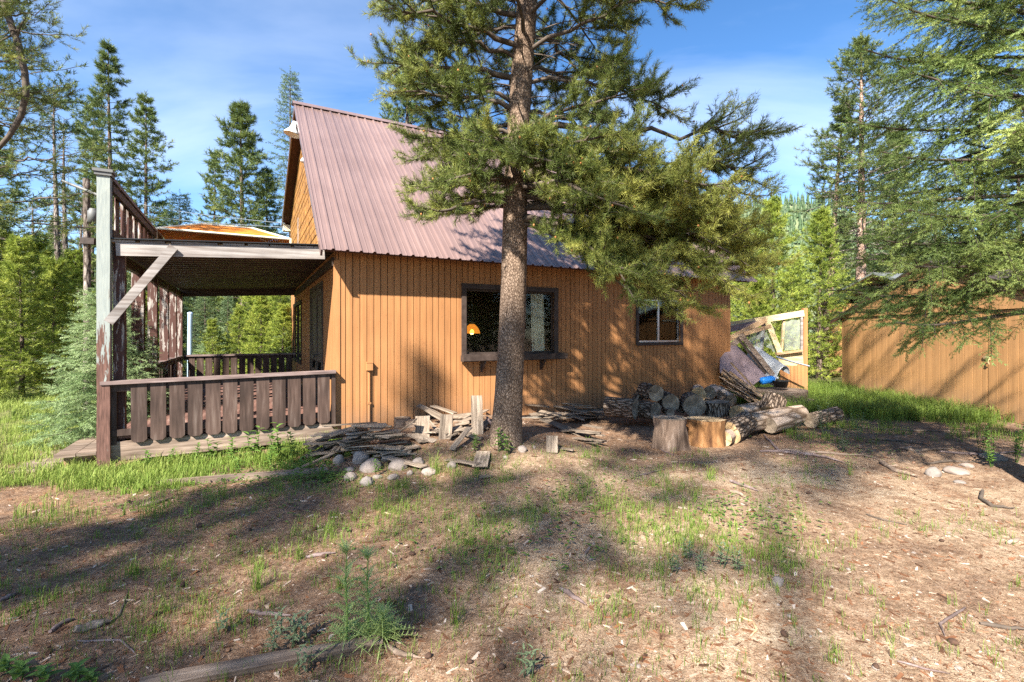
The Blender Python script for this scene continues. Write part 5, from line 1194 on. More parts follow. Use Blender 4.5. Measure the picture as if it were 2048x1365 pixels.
for px, py, dz, yaw, ln, w, ti, ro in ((1085, 838, .08, 10, .5, .12, -.05, .1), (1100, 835, .12, 14, .6, .14, 0, .05), (1118, 835, .17, 8, .6, .2, -.12, .1), (1138, 838, .14, -5, .6, .2, -.18, .1), (1108, 842, .05, 20, .4, .12, .1, 0), (1128, 846, .06, 16, .45, .1, .05, .1), (1150, 846, .08, 5, .35, .16, -.3, .2), (1062, 832, .07, -10, .3, .12, .1, .3), (1165, 842, .06, 50, .3, .14, -.1, .2), (1178, 842, .04, 20, .45, .14, -.05, 0), (1188, 840, .06, -12, .45, .13, -.1, .1), (1172, 838, .08, 10, .4, .1, 0, 0), (1140, 868, .03, 20, .3, .13, 0, 0), (1158, 872, .05, -15, .3, .08, -.05, 0), (1170, 877, .06, -65, .4, .1, .1, 0), (1180, 878, .07, -60, .4, .1, .1, .05), (1190, 880, .05, -62, .4, .09, .1, 0), (1168, 886, .03, -50, .35, .1, .08, 0), (1180, 890, .02, -55, .35, .1, .08, 0), (1192, 888, .03, -58, .33, .09, .1, 0), (1176, 884, .09, -20, .35, .08, 0, 0), (1184, 872, .1, -62, .4, .09, .05, 0)):
    shake(px, py, dz, R(yaw), ln, w, l3, g3, ti, ro)
shake(1128, 862, .03, R(-48), .95, .19, 'wide long board sloping down from the heap right of the pine', g3, -.16); shake(1060, 812, .08, R(40), .24, .07, 'dark stub of board standing at the wall right of the pine', g3, up=True, mat='timber')
for i in range(22):
    shake(rnd.uniform(835, 975), rnd.uniform(835, 885), rnd.uniform(.005, .04), R(rnd.uniform(-70, 70)), rnd.uniform(.2, .45), rnd.uniform(.06, .14), l2, g2, rnd.uniform(-.15, .2), rnd.uniform(-.2, .2))
for i in range(16):
    shake(rnd.uniform(1065, 1200), rnd.uniform(832, 850), rnd.uniform(.06, .2), R(rnd.uniform(-30, 45)), rnd.uniform(.3, .5), rnd.uniform(.08, .15), l3, g3, rnd.uniform(-.2, .1), rnd.uniform(-.2, .2))
g4 = 'single shakes on the open ground'
for a in ((750, 905, .06, R(-62), .45, .12, 'grey shake lying over the round stones', g4, .12), (800, 908, .05, R(38), .5, .15, 'dark red-brown shake lying on the slope beside the stones', g4, .05), (810, 935, .04, R(-32), .62, .11, 'long grey shake lying among the pale stones', g4, -.05), (790, 915, .03, R(12), .5, .05, 'thin dark lath behind the stones', g4, .0), (925, 932, .03, R(-38), .5, .09, 'splintered bleached shake in the grass', g4, .05), (963, 926, .03, R(88), .46, .17, 'broad bleached shake lying flat in front of the pine', g4, .12), (1104, 902, .05, R(85), .26, .14, 'small pale shake stuck in the needles right of the pine', g4, .6), (1135, 904, .015, R(-25), .16, .06, 'pale chip of shake right of the small stuck one', g4), (972, 958, .01, R(15), .14, .05, 'sliver of shake on bare needles', g4), (622, 938, .04, R(52), .6, .05, 'dark lath sloping into the weeds by the porch', g4, .2)):
    shake(*a)
b = MB(); P_ = [hit(975, 850)+Vector((0,-.1,.12)), hit(985, 868)+Vector((0,0,.12)), hit(996, 882)+Vector((0,0,.06)), hit(1006, 888)+Vector((0,0,.02))]; b.tube(P_, [.018, .018, .016, .01], 7); simple('branch', 'curved bleached branch leaning on the foot of the big pine', 'branch', b, 'cap', (0,0,0))

# ------------------------------------------------------------------ stones
def stone(px, py, w, h, label, group, lift=.3):
    c = hit(px, py); bm = bmesh.new(); bmesh.ops.create_icosphere(bm, subdivisions=4, radius=1); k = rnd.random()*60
    wx = w/985*c.y/2; hz_ = h/985*c.y/2
    for v in bm.verts:
        d = v.co.normalized(); f = 1+.28*noise.noise(d*.9+Vector((k,0,0)))+.09*noise.noise(d*2.6+Vector((k,3,0)))+.02*noise.noise(d*9); v.co = Vector((d.x*wx*f, d.y*wx*.85*f, max(-.9, d.z*f)*hz_*1.05))
    me = bpy.data.meshes.new('stone'); bm.to_mesh(me); bm.free()
    for p in me.polygons: p.use_smooth = True
    me.materials.append(M['stone']); o = bpy.data.objects.new('stone', me); C.objects.link(o); o.location = (c.x, c.y, c.z+hz_*lift); o.rotation_euler = (0, 0, rnd.random()*6)
    return tag(o, label, 'stone', group)
gA = 'ring of stones by the shakes'
for a in ((678, 925, 22, 22, 'small egg-shaped stone at the left of the stones'), (722, 922, 36, 28, 'upper purple-grey boulder among the stones'), (742, 938, 50, 30, 'largest grey boulder among the stones'), (797, 938, 42, 24, 'flat pale stone under the long shake'), (837, 930, 26, 22, 'round light stone right of the long shake'), (701, 958, 26, 20, 'pale stone low on the left of the ring'), (733, 968, 30, 22, 'pale pointed stone nearest to the grass'), (754, 956, 20, 10, 'small flat stone between the two pale ones'), (786, 958, 26, 14, 'low rounded stone right of the pointed one'), (858, 946, 32, 14, 'tan flat stone beside the grass tuft'), (904, 932, 20, 18, 'grey stone behind the splintered shake'), (770, 918, 18, 14, 'brownish stone behind the largest boulder'), (700, 942, 20, 10, 'dark low stone left of the largest boulder'), (820, 950, 14, 12, 'little stone at the tip of the long shake')): stone(*a, gA)
gB = 'stones under the big pine'
stone(1044, 898, 21, 15, 'smooth grey stone on the needles below the pine', gB); stone(1010, 912, 11, 9, 'little pale stone below the pine', gB); stone(1068, 896, 8, 8, 'pebble right of the smooth grey stone', gB)
gC = 'stones at the right edge'
for a in ((1866, 951, 30, 24, 'round brown stone at the right of the clearing'), (1912, 946, 44, 18, 'flat tan stone behind the round brown one'), (1985, 918, 44, 18, 'pale flat stone by the green bush'), (1934, 934, 24, 12, 'small stone between the flat ones'), (1918, 966, 22, 8, 'little bluish stone in front of the flat tan one'), (1555, 1168, 24, 20, 'lone brown stone in the middle of the path')): stone(*a, gC)
gD = 'pebbles on the path'; 
for i in range(46):
    px, py = rnd.uniform(1000, 2000), rnd.uniform(985, 1350); s = rnd.uniform(4, 11)*(.5+.8*(py-900)/450); stone(px, py, s, s*.6, 'pale pebble lying on the trodden path', gD, .15)

# ------------------------------------------------------------------ timbers and fallen sticks
def ground_stick(label, pxs, r, mat='cap', group='fallen sticks', name='stick', lift=.6, seg=6):
    P_ = [hit(*p) for p in pxs]; Q = []
    for a, b in zip(P_, P_[1:]):
        for i in range(4):
            p = a.lerp(b, i/4); Q.append(Vector((p.x, p.y, zt(p.x, p.y)+r*lift)))
    Q.append(P_[-1]+Vector((0,0,r*lift))); c = Q[len(Q)//2].copy(); n = len(Q)
    b = MB(); b.tube([q-c+Vector((0, 0, rnd.uniform(-.2, .5)*r)) for q in Q], [r*(1-.55*abs(2*i/(n-1)-.8)**2)*(1+rnd.uniform(-.1, .1)) for i in range(n)], seg)
    return simple(name, label, 'stick', b, mat, c, 0, group)
h1, h2 = hit(285, 1378), hit(768, 1289); plank('timber_edging', 'old split timber lying in the dirt at the bottom of the clearing', 'timber', h1+Vector((0,0,-.005)), h2+Vector((0,0,.0)), .065, .09, 'timber', None, .25, .006)
h1, h2 = hit(318, 968), hit(655, 944); plank('timber_edging', 'weathered timber half buried in the grass along the porch', 'timber', h1+Vector((0,0,-.01)), h2+Vector((0,0,.0)), .08, .09, 'beamwood', None, .1, .008)
for lab, P_, r, m in (
    ('bleached stick left of the tall thistle', [(495, 1226), (530, 1232), (582, 1236)], .014, 'cap'), ('rotten split log piece lying at the lower left', [(150, 1268), (180, 1258), (222, 1248)], .026, 'timber'), ('thin crooked twig curving up at the lower left', [(215, 1250), (238, 1235), (250, 1205), (256, 1180)], .006, 'twig'), ('long thin pinkish twig at the lower left', [(155, 1284), (240, 1282), (262, 1300), (272, 1312)], .006, 'cap'), ('grey stick lying left of the timber by the porch', [(280, 1016), (310, 1010), (346, 998)], .022, 'timber'), ('bluish stick in the grass in mid clearing', [(612, 1118), (640, 1112), (672, 1108)], .015, 'cap'),
    ('pale stick left of the rotten split piece', [(100, 1268), (118, 1252), (150, 1240)], .013, 'cap'), ('grey splinter near the left edge', [(0, 1205), (20, 1196), (38, 1190)], .014, 'cap'), ('stick end right of the old timber', [(762, 1290), (800, 1312), (842, 1318)], .014, 'timber'),
    ('long bleached branch lying across the path', [(1520, 905), (1580, 905), (1640, 915), (1690, 928)], .022, 'cap'), ('second long branch beside the bleached one', [(1555, 902), (1640, 908), (1720, 912), (1760, 922)], .017, 'beamwood'), ('dark thick stick at the edge of the shade', [(1760, 928), (1790, 944), (1838, 958)], .03, 'timber'), ('curled dark root at the right edge', [(1965, 985), (1962, 1000), (1985, 1015), (2030, 1020)], .02, 'twig'), ('thin branch in the shade under the spruce', [(1740, 880), (1800, 884), (1860, 892)], .016, 'twig'), ('long dark branch in front of the shed', [(1700, 855), (1800, 862), (1900, 866)], .018, 'twig'), ('pale stick in the shade under the spruce', [(1800, 898), (1830, 904), (1900, 900)], .024, 'beamwood'), ('grey branch right under the spruce', [(1880, 905), (1960, 912), (2040, 905)], .02, 'cap'), ('dark stick near the round brown stone', [(1850, 930), (1900, 925), (1950, 926)], .017, 'twig'),
    ('bent pale branch leaning on the fallen logs', [(1528, 872), (1545, 890), (1560, 905), (1600, 912)], .018, 'cap'), ('dry forked twig by the grey stump', [(1300, 890), (1330, 905), (1350, 912)], .01, 'cap'), ('thin twig left of the dry forked one', [(1258, 895), (1275, 910), (1290, 920)], .008, 'beamwood'), ('pale splinter on the sunny duff', [(1460, 965), (1490, 975), (1518, 985)], .018, 'cap'), ('grey bark strip on the sunny duff', [(1460, 985), (1478, 990), (1492, 998)], .02, 'beamwood'), ('yellow curved twig in the foreground', [(1480, 1235), (1505, 1245), (1513, 1262), (1500, 1275)], .007, 'tan_board'), ('looping pale twig at the lower right', [(1930, 1218), (1905, 1235), (1880, 1250), (1890, 1275)], .008, 'cap'), ('dark branch at the lower right edge', [(1960, 1250), (2010, 1258), (2060, 1262)], .012, 'twig'), ('pale chip of bark in the right foreground', [(1120, 1180), (1140, 1192), (1172, 1212)], .016, 'cap'), ('curved grey twig beside the path grass', [(1170, 1110), (1178, 1100), (1182, 1088)], .011, 'cap'), ('long thin twig in the foreground', [(1795, 1325), (1850, 1340), (1900, 1350)], .006, 'cap'), ('dark twig on the sunny path', [(1732, 1030), (1760, 1040), (1815, 1052)], .009, 'twig'), ('stubby stick at the right of the path', [(2015, 1090), (2030, 1085), (2040, 1080)], .018, 'beamwood'), ('pale stick crossing the duff in mid clearing', [(1270, 955), (1300, 948), (1330, 940)], .012, 'cap')):
    ground_stick(lab, P_, r, m)

# ------------------------------------------------------------------ pole, wires, canopy, standpipe
PX, PYY = (174-1024)/985*9.6, 9.6; up_ = thing('utility_pole', 'dark wooden pole with a cross pipe and a grey can behind the porch post', 'pole', (PX, PYY, zt(PX, PYY)))
zo = zt(PX, PYY); b = MB(); b.tube([(0,0,-.2), (.01,0,2), (-.01,0,4.62-zo)], [.068,.06,.055], 10); b.build('pole', M['dead'], up_)
lo = lambda px, py, Y=9.55: (pt(px, py, Y)-Vector((PX, PYY, zo)))
b = MB(); b.tube([lo(124, 362), lo(202, 393)], .028, 8); b.build('cross_pipe', M['grey_metal'], up_)
b = MB(); c_ = lo(186, 446); b.lathe([(0,0),(.085,.0),(.085,.22),(.06,.25),(.06,.27),(0,.27)], 18, 0, Matrix.Translation(c_)); b.tube([lo(176, 425), lo(184, 425)], .02, 6); b.build('can', M['grey_metal'], up_)
b = MB(); b.beam(lo(165, 482), lo(193, 484), .12, .12); b.build('bracket', M['trim'], up_)
for i, (a, b_) in enumerate(((cabw(-.2, 8.7, 4.98), pt(120, 352, 30)), (cabw(-.2, 8.7, 4.86), pt(120, 380, 30)))):
    b = MB(); A_, B_ = Vector(a), Vector(b_); b.tube([A_.lerp(B_, k/14)-Vector((0,0,.5*math.sin(math.pi*k/14))) for k in range(15)], .012, 5)
    simple('power_line', ('upper', 'lower')[i]+' of the two pale cables running from the gable over the porch', 'cable', b, 'alu', (0,0,0), 0, 'power lines')
cn_ = thing('canopy', 'orange ribbed canopy on pale poles standing on the porch roof', 'canopy', cabw(-1.55, 4.3, 2.93), TH)
lowr = [(-1.15,-.95,.62),(1.15,-.95,.62),(1.15,.95,.62),(-1.15,.95,.62)]; upr = [(-.45,-.4,.88),(.45,-.4,.88),(.45,.4,.88),(-.45,.4,.88)]
b = MB(); NN = 22
for i in range(4):
    j = (i+1) % 4
    a0, a1, c0, c1 = (Vector(lowr[i]), Vector(lowr[j]), Vector(upr[i]), Vector(upr[j]))
    for r_ in range(NN):
        f0, f1 = r_/NN, (r_+.86)/NN; P_ = [a0.lerp(c0, f0), a1.lerp(c1, f0), a1.lerp(c1, f1), a0.lerp(c0, f1)]; off = Vector((0,0,.012)); b.add(P_+[p+off for p in P_], [(3,2,1,0),(4,5,6,7),(0,1,5,4),(1,2,6,5),(2,3,7,6),(3,0,4,7)])
b.add([Vector(p)+Vector((0,0,.01)) for p in upr], [(0,1,2,3)]); b.build('fabric', M['canopy'], cn_)
b = MB()
for i in range(4):
    j = (i+1) % 4
    for P_ in ((lowr[i], lowr[j]), (upr[i], upr[j]), (lowr[i], upr[i])): b.tube([Vector(P_[0])+Vector((0,0,.02)), Vector(P_[1])+Vector((0,0,.02))], .022, 6)
b.build('frame', M['cream'], cn_)
for x, y in ((-1.15,-.95),(1.15,-.95),(1.15,.95),(-1.15,.95)):
    b = MB(); b.tube([(x,y,-.0),(x,y,.63)], .024, 8); b.build('leg', M['cream'], cn_)
sx_, sy_ = (379-1024)/985*15.5, 15.5; b = MB(); b.tube([(0,0,-.2),(.02,0,2.2)], .07, 10); b.lathe([(.075,2.2),(.075,2.26),(0,2.28)], 10, 0, Matrix.Translation((.02,0,0))); simple('standpipe', 'pale blue upright pipe seen behind the back porch railing', 'pipe', b, 'blue_pole', (sx_, sy_, zt(sx_, sy_)))

# ------------------------------------------------------------------ herbs, grass and litter
def leaf_tris(base, d, up, ln, wd, fold=.25, droop=.3, n=4):
    """one pointed leaf: a folded strip of triangles"""
    base, d = np.asarray(base, float), nrm(np.asarray(d, float)); s = nrm(np.cross(d, up)); u = np.cross(s, d); out = []; prev = None
    for i in range(n+1):
        t = i/n; c = base+d*ln*t+u*(-droop*ln*t*t); w = wd*math.sin(math.pi*min(1, .12+.88*t)**.8)*.5 if i < n else 0
        cur = (c+s*w+u*fold*w, c, c-s*w+u*fold*w)
        if prev is not None:
            for a in (0, 1): out += [[prev[a], prev[a+1], cur[a]], [prev[a+1], cur[a+1], cur[a]]]
        prev = cur
    return out
def herb(name, label, h, nl, ll, lw, mat, seed, group=None, lean=.2, whorl=False, cat='plant', tint=.45):
    rng = np.random.default_rng(seed); root = thing(name, label, cat, group=group); b = MB(); V = []
    ns = 1+int(rng.random()*3)
    for s in range(ns):
        g = rng.random()*6.3; top = np.array([math.cos(g)*lean*h, math.sin(g)*lean*h, h*(.65+.4*rng.random())]); P_ = [np.array([.02*math.cos(g), .02*math.sin(g), -.02])+top*t+np.array([0,0,0])*t for t in (0,.33,.66,1)]
        b.tube(P_, [.0045,.004,.003,.002], 4, cap=False); k = max(3, nl//ns)
        for i in range(k):
            t = .2+.8*(i+.5)/k; a = i*2.4+rng.random(); d = np.array([math.cos(a), math.sin(a), .35+.5*t]); V += leaf_tris(top*t, d, UP, ll*(.65+.5*rng.random())*(1.1-.45*t), lw*(1.1-.4*t), .3, .45)
    b.build('stem', M[mat], root); leaf_mesh('leaves', V, np.full(len(V), tint)+rng.normal(size=len(V))*.08, M[mat], root); return root
H1 = herb('weed', '', .42, 22, .12, .06, 'weed', 1); H2 = herb('weed', '', .34, 18, .10, .055, 'weed', 2); H3 = herb('weed', '', .22, 14, .09, .04, 'weed', 3)
def spot(src, px, py, s, label, group, first=[]):
    p = hit(px, py)
    if src.name not in first: first.append(src.name); src.location = p; src.scale = (s,)*3; src['label'] = label; src['group'] = group; return src
    return dup(src, p, rnd.random()*6, s, label, group)
gw_ = 'leafy weeds along the porch'
for src_, px, py, s, lab in ((H1, 425, 925, .9, 'tall leafy weed under the middle of the porch railing'), (H2, 462, 930, 1.0, 'leafy weed right of the tall one under the porch'), (H1, 508, 920, 1.15, 'leafy weed by the dark gap under the porch'), (H1, 560, 922, 1.3, 'biggest leafy weed under the right end of the porch'), (H2, 592, 925, 1.15, 'leafy weed close to the shakes'), (H2, 388, 930, .8, 'leafy weed under the fourth baluster'), (H3, 340, 935, 1.1, 'low weed under the second baluster'), (H3, 300, 940, 1.2, 'low weed near the front porch post'), (H2, 535, 938, .8, 'weed in front of the biggest leafy one'), (H3, 625, 945, 1.1, 'low weed beside the dark lath'), (H3, 648, 962, 1.0, 'low weed left of the stones'), (H3, 480, 955, 1.0, 'low weed beside the half-buried timber'), (H3, 600, 965, 1.2, 'low spreading weed left of the stone ring')): spot(src_, px, py, s, lab, gw_)
gm_ = 'green plants on the mound'
for src_, px, py, s, lab in ((H3, 925, 822, 1.4, 'leafy plant at the wall behind the mound'), (H3, 1000, 900, 1.3, 'spreading green plant below the big pine'), (H3, 1018, 905, 1.1, 'second green plant below the big pine'), (H3, 955, 888, .9, 'small plant in front of the upright shake'), (H3, 755, 952, .8, 'white-tinged plant between the stones'), (H3, 948, 895, .7, 'small plant at the foot of the upright shake')): spot(src_, px, py, s, lab, gm_)
# thistles
def thistle(label, h, seed, loc, sc=1):
    rng = np.random.default_rng(seed); root = thing('thistle', label, 'plant', loc, 0, 'thistles'); b = MB(); V = []
    b.tube([(0,0,-.03),(.006,0,h*.35),(-.004,.005,h*.7),(.004,0,h)], [.006,.0055,.005,.003], 6, cap=False)
    def lobed(base, d, ln):
        d = nrm(np.asarray(d, float)); s = nrm(np.cross(d, UP)); u = np.cross(s, d); n = 9; prev = None
        for i in range(n+1):
            t = i/n; c = base+d*ln*t+u*(-.55*ln*t*t); w = ln*.035*(1-t)+.001; cur = (c+s*w, c-s*w)
            if prev is not None: V.extend([[prev[0], prev[1], cur[0]], [prev[1], cur[1], cur[0]]])
            if 0 < i < n:
                for sg in (1, -1): l = ln*.2*math.sin(math.pi*(.15+.8*t)); V.append([c+s*sg*w*.5-d*ln*.03, c+s*sg*w*.5+d*ln*.035, c+s*sg*l+d*l*.55+u*l*.25])
            prev = cur
    for i in range(9): a = i*2.4; lobed(np.array([0, 0, .015+.004*i]), (math.cos(a), math.sin(a), .35+.5*rng.random()), .13+.07*rng.random())
    for i in range(38): t = .1+.88*i/46; a = i*2.4+rng.random()*.4; lobed(np.array([0, 0, h*t]), (math.cos(a), math.sin(a), .55+.5*t), (.135-.06*t)*(.8+.4*rng.random()))
    for i in range(16): a = i*2.4; lobed(np.array([0, 0, h*(.96+.003*i)]), (math.cos(a)*.7, math.sin(a)*.7, 1), .075)
    b.build('stem', M['thistle'], root); leaf_mesh('leaves', V, np.full(len(V), .5)+rng.normal(size=len(V))*.1, M['thistle'], root); root.scale = (sc,)*3
thistle('tall pale thistle in the left foreground', .52, 3, hit(692, 1300)); thistle('second thistle just behind the tall one', .46, 4, hit(735, 1285))
thistle('low thistle rosette right of the tall thistle', .16, 5, hit(765, 1290))
H4 = herb('weed', '', .17, 18, .075, .016, 'bluegrass', 7); H5 = herb('weed', '', .12, 10, .10, .055, 'weed', 8, tint=.3)
gf_ = 'small weeds in the foreground'
for src_, px, py, s, lab in ((H4, 578, 1300, 1.1, 'narrow-leaved weed left of the tall thistle'), (H4, 560, 1275, .9, 'narrow-leaved weed behind the first'), (H4, 605, 1290, 1.0, 'narrow-leaved weed nearest the thistle'), (H4, 540, 1310, .8, 'narrow-leaved weed by the old timber'), (H4, 445, 1270, .8, 'narrow-leaved weed left of the timber end'), (H4, 1055, 1362, .9, 'narrow-leaved weed at the bottom edge'), (H4, 605, 1345, .9, 'weed in front of the old timber'), (H5, 35, 1362, .8, 'broad-leaved plant in the bottom left corner'), (H5, 95, 1364, .75, 'broad-leaved plant second from the left corner'), (H5, 145, 1366, .8, 'broad-leaved plant third from the left corner'), (H5, 185, 1368, .6, 'broad-leaved plant next to the timber end'), (H5, 5, 1352, .7, 'broad-leaved plant cut off by the left edge'),
    (H4, 1405, 1150, .9, 'bright weed on the sunny path grass'), (H4, 1380, 1120, .9, 'bright weed left on the path grass'), (H4, 1440, 1135, 1.0, 'bright weed in the middle of the path grass'), (H4, 1480, 1145, 1.0, 'bright weed right on the path grass'), (H4, 1350, 1145, .8, 'low bright weed left of the path grass')): spot(src_, px, py, s, lab, gf_)
H6 = herb('bush', '', .45, 60, .07, .02, 'bluegrass', 9, cat='bush'); H7 = herb('bush', '', .5, 70, .08, .03, 'weed', 10, cat='bush', tint=.3)
gb_ = 'low bushes on the right'
for src_, px, py, s, lab in ((H6, 1650, 870, 1.1, 'grey-green weed clump beside the fallen logs'), (H6, 1715, 880, .9, 'grey-green weed clump in the open shade'), (H6, 1600, 880, .7, 'small grey-green clump in front of the logs'), (H7, 1985, 935, 1.0, 'dark green bush behind the right-hand stones'), (H7, 2030, 925, 1.1, 'dark green bush at the right edge'), (H7, 1960, 905, .8, 'dark green bush behind the other two'), (H7, 1725, 740, 1.2, 'dark shrub at the corner of the shed'), (H6, 1690, 905, .8, 'low weed clump near the long branches')): spot(src_, px, py, s, lab, gb_)

rng = np.random.default_rng(77)
GV, GT = [], []
def tuft(x, y, nb, h, spread, wd, tint, lay=.5):
    z = zt(x, y)
    for _ in range(nb):
        a = rng.random()*6.283; r = spread*rng.random(); bx, by = x+r*math.cos(a), y+r*math.sin(a); g = rng.random()*6.283
        hh = h*(.45+.75*rng.random()); l = lay*hh*(.3+rng.random()); dx, dy = math.cos(g), math.sin(g); sx, sy = -dy*wd/2, dx*wd/2
        m = (bx+dx*l*.3, by+dy*l*.3, z+hh*.62); t = (bx+dx*l, by+dy*l, z+hh*(.98-.25*lay))
        A_, B_ = (bx-sx, by-sy, z-.008), (bx+sx, by+sy, z-.008); Cc, Dd = (m[0]-sx*.75, m[1]-sy*.75, m[2]), (m[0]+sx*.75, m[1]+sy*.75, m[2])
        GV.extend([[A_, B_, Cc], [B_, Dd, Cc], [Cc, Dd, t]]); tt = tint+rng.normal()*.12; GT.extend([tt-.05, tt, tt+.12])
def sow(n, box, h, nb, spread, wd, tint, mask=lambda x, y: 1, clump=.0, lay=.5, nsc=1.1):
    k = 0; tries = 0
    while k < n and tries < n*40:
        tries += 1; x = rng.uniform(box[0], box[1]); y = rng.uniform(box[2], box[3])
        p = mask(x, y)*max(0, min(1, (noise.noise((x*nsc, y*nsc, 21))-clump)*3+.5))
        if rng.random() > p: continue
        tuft(x, y, int(nb*(.6+.8*rng.random())), h*(.7+.6*rng.random()), spread, wd, tint+.12*noise.noise((x*.8, y*.8, 4)), lay); k += 1
lt_s = lambda x, y: L(x, y)
free = lambda x, y: 0 if (-2.8 < L(x, y)[0] < 9 and L(x, y)[1] > -.03) else 1
sow(3600, (-13, -4.2, 5.4, 14), .17, 11, .09, .007, .74, free, -.25)                                           # meadow at the left
sow(1300, (-9, -2.9, 4.3, 6.6), .12, 10, .07, .005, .58, lambda x, y: free(x, y)*(1 if y > 4.9-.1*(x+3) else .35), -.1)
sow(430, (-6.2, -2.2, 5.4, 7.6), .17, 10, .08, .006, .5, lambda x, y: 1 if (-3.0 < L(x, y)[0] < .3 and -1.1 < L(x, y)[1] < -.12) else 0, -.4)  # along the porch
sow(260, (-6, -2.2, 5.2, 7.2), .08, 9, .07, .012, .5, lambda x, y: 1 if (-2.6 < L(x, y)[0] < .6 and -1.6 < L(x, y)[1] < -.4) else 0, -.2)
sow(2300, (5.0, 9.3, 8.9, 14.5), .32, 12, .10, .007, .45, lambda x, y: 1 if x > 5.1+.0*y and y > 9.6-.25*(x-5) else .15, -.35, .7)              # tall grass between lean-to and shed
sow(500, (4.2, 9, 7.2, 9.6), .13, 9, .07, .005, .45, lambda x, y: .9 if y > 7.6 else .5, .05)
sow(1000, (-4.6, 1.4, 2.6, 6.3), .085, 7, .05, .0034, .42, lambda x, y: .8, .12, .5, 1.5)                          # thin blades on the bare ground
sow(520, (-1.8, 2.2, 3.2, 6.0), .11, 7, .06, .0036, .5, lambda x, y: max(0, 1-((y-4.2)/1.6)**2), .05, .5, 1.6)
sow(3200, (-5, 1.3, 2.2, 6.4), .055, 4, .05, .0030, .45, lambda x, y: free(x, y)*.9, -.15, .5, 1.2)
sow(420, (-2.5, 2.6, 2.6, 5.8), .07, 5, .05, .0030, .5, lambda x, y: .8, -.1, .5, 1.2)
sow(260, (-3.8, 4.2, 1.9, 3.2), .075, 7, .04, .0028, .45, lambda x, y: .7, .1, .5, 1.8)
sow(150, (.8, 2.4, 3.0, 4.3), .09, 9, .06, .0036, .6, lambda x, y: math.exp(-((x-1.45)/.45)**2-((y-3.5)/.4)**2)*1.2, -.4)                  # bright patch on the path
sow(260, (1.2, 4.6, 3.6, 6.6), .08, 6, .05, .0036, .55, lambda x, y: .6, .15)
for px, py, h, n_, s, ti in ((515, 1180, .17, 40, .06, .4), (300, 1270, .06, 60, .09, .35), (110, 1200, .07, 50, .1, .35), (40, 1230, .07, 60, .14, .3), (910, 1250, .2, 26, .05, .45), (870, 945, .28, 50, .07, .55), (800, 975, .1, 60, .12, .55), (1195, 905, .14, 50, .1, .35), (1170, 915, .1, 40, .1, .4), (1175, 885, .1, 30, .08, .35), (1420, 960, .18, 40, .08, .6), (1700, 950, .2, 18, .03, .6), (1090, 1025, .06, 40, .04, .7), (265, 1150, .15, 26, .05, .45), (345, 905, .3, 30, .1, .45), (520, 1140, .1, 30, .06, .4), (680, 1180, .1, 30, .08, .4), (1160, 1000, .14, 24, .06, .5), (1370, 1040, .13, 26, .06, .55), (1210, 1020, .12, 26, .06, .5), (1810, 960, .1, 20, .05, .4), (600, 1120, .12, 24, .05, .45), (750, 1020, .14, 24, .06, .5)):
    p = hit(px, py); tuft(p.x, p.y, n_, h, s, .0042, ti, .6)
tag(leaf_mesh('grass', GV, GT, M['grass']), kind='stuff')
# small ground-cover leaves left of the stones and here and there
CV = []
for cx, cy, rx, ry, n_ in ((600, 945, 70, 22, 420), (500, 965, 110, 14, 260), (660, 960, 40, 12, 160), (1180, 1000, 120, 60, 120), (1460, 1020, 80, 40, 130), (1560, 1050, 90, 40, 90), (350, 1010, 200, 50, 120), (1020, 1080, 250, 60, 130), (1700, 900, 120, 30, 200)):
    for _ in range(n_):
        p = hit(cx+rng.normal()*rx*.6, cy+rng.normal()*ry*.6); a = rng.random()*6.3; CV += leaf_tris((p.x, p.y, p.z+.005+.05*rng.random()), (math.cos(a), math.sin(a), .35), UP, .045*(.6+rng.random()*.7), .024, .25, .4, 2)
tag(leaf_mesh('ground_cover', CV, .45+rng.normal(size=len(CV))*.15, M['weed']), kind='stuff')
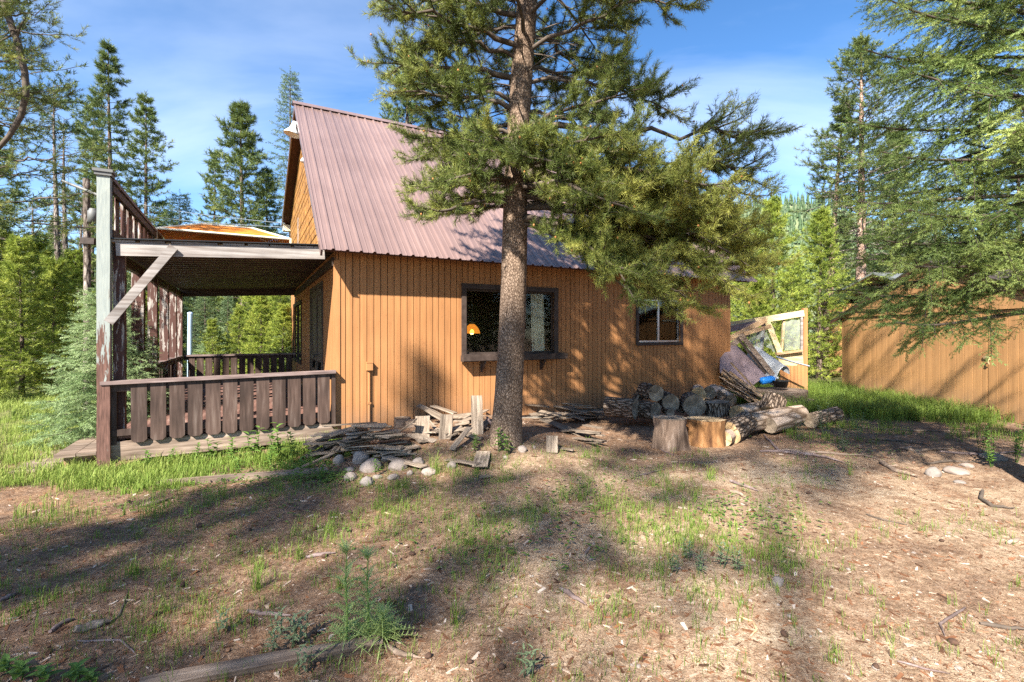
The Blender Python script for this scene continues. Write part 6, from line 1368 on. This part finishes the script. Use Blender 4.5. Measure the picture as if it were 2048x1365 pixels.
# wood chips and needles on the forest floor
k = NT('litter'); at = k.n('ShaderNodeAttribute'); at.attribute_name = 'tint'
k.base(k.ramp(at.outputs['Fac'], [(0, (.05,.028,.018)), (.35, (.20,.09,.045)), (.6, (.32,.21,.14)), (1, (.50,.42,.35))]), .9, .15); M['litter'] = k.m
LV, LTt = [], []
def flake(x, y, ln, wd, th, t):
    z = zt(x, y); g = rng.random()*6.283; ca, sa = math.cos(g), math.sin(g); til = rng.normal()*.18
    c = [(-.5, -.5*rng.random()), (.5, -.5*rng.random()), (.5*rng.random()+.1, .5), (-.5, .4*rng.random())]
    P_ = [(x+(a*ln*ca-b*wd*sa), y+(a*ln*sa+b*wd*ca), z+til*a*ln+th) for a, b in c]; Q = [(p[0], p[1], p[2]-th*1.3) for p in P_]
    LV.extend([[P_[0], P_[1], P_[2]], [P_[0], P_[2], P_[3]]]+[t_ for i in range(4) for t_ in ([Q[i], Q[(i+1) % 4], P_[i]], [Q[(i+1) % 4], P_[(i+1) % 4], P_[i]])]); LTt.extend([t]*10)
n = 0
while n < 8000:
    y = 1.9+6.5*rng.random()**1.5; x = rng.uniform(-1.08, 1.08)*y
    if free(x, y) == 0: continue
    if x < -3.5 and y > 5.5 and rng.random() < .7: continue
    pale = rng.random() < (.26 if x < .3 else .2); s = (.007+.030*rng.random()**4)*(1+.12*y)
    flake(x, y, s*1.5, s*(.25+.5*rng.random()), .004, (.7+.3*rng.random()) if pale else rng.random()*.5); n += 1
tag(leaf_mesh('wood_chips', LV, LTt, M['litter']), kind='stuff')
n = 90000; yy = 1.85+6.3*rng.random(n)**1.55; xx = rng.uniform(-1.08, 1.08, n)*yy; NV = np.zeros((n, 3, 3)); g = rng.random(n)*6.283; ln = (.02+.035*rng.random(n)); wd = .0011*(1+.25*yy); zz_ = np.array([zt(a, b) for a, b in zip(xx, yy)])
NV[:, 0] = np.stack([xx, yy, zz_+.004*rng.random(n)], 1); NV[:, 1] = NV[:, 0]+np.stack([np.cos(g+1.57)*wd, np.sin(g+1.57)*wd, 0*g], 1); NV[:, 2] = NV[:, 0]+np.stack([np.cos(g)*ln, np.sin(g)*ln, .002+.014*rng.random(n)**2], 1)
tag(leaf_mesh('needle_litter', NV, .34+rng.normal(size=n)*.17, M['litter']), kind='stuff')
# fallen cones
PCN = None
for i in range(26):
    p = hit(rnd.uniform(250, 1950), rnd.uniform(985, 1340))
    if PCN is None:
        b = MB(); b.lathe([(0,-.03),(.018,-.022),(.024,-.005),(.02,.012),(.01,.028),(0,.034)], 10, 0, Matrix.Rotation(R(84), 4, 'Y')); PCN = simple('pine_cone', 'dark fallen pine cone on the forest floor', 'pine cone', b, m_plain('cone_dark', (.06,.032,.02), .9, 0, .5, 40), p+Vector((0,0,.012)), 0, 'fallen pine cones')
    else: dup(PCN, p+Vector((0,0,.012)), rnd.random()*6, rnd.uniform(.5, .8))
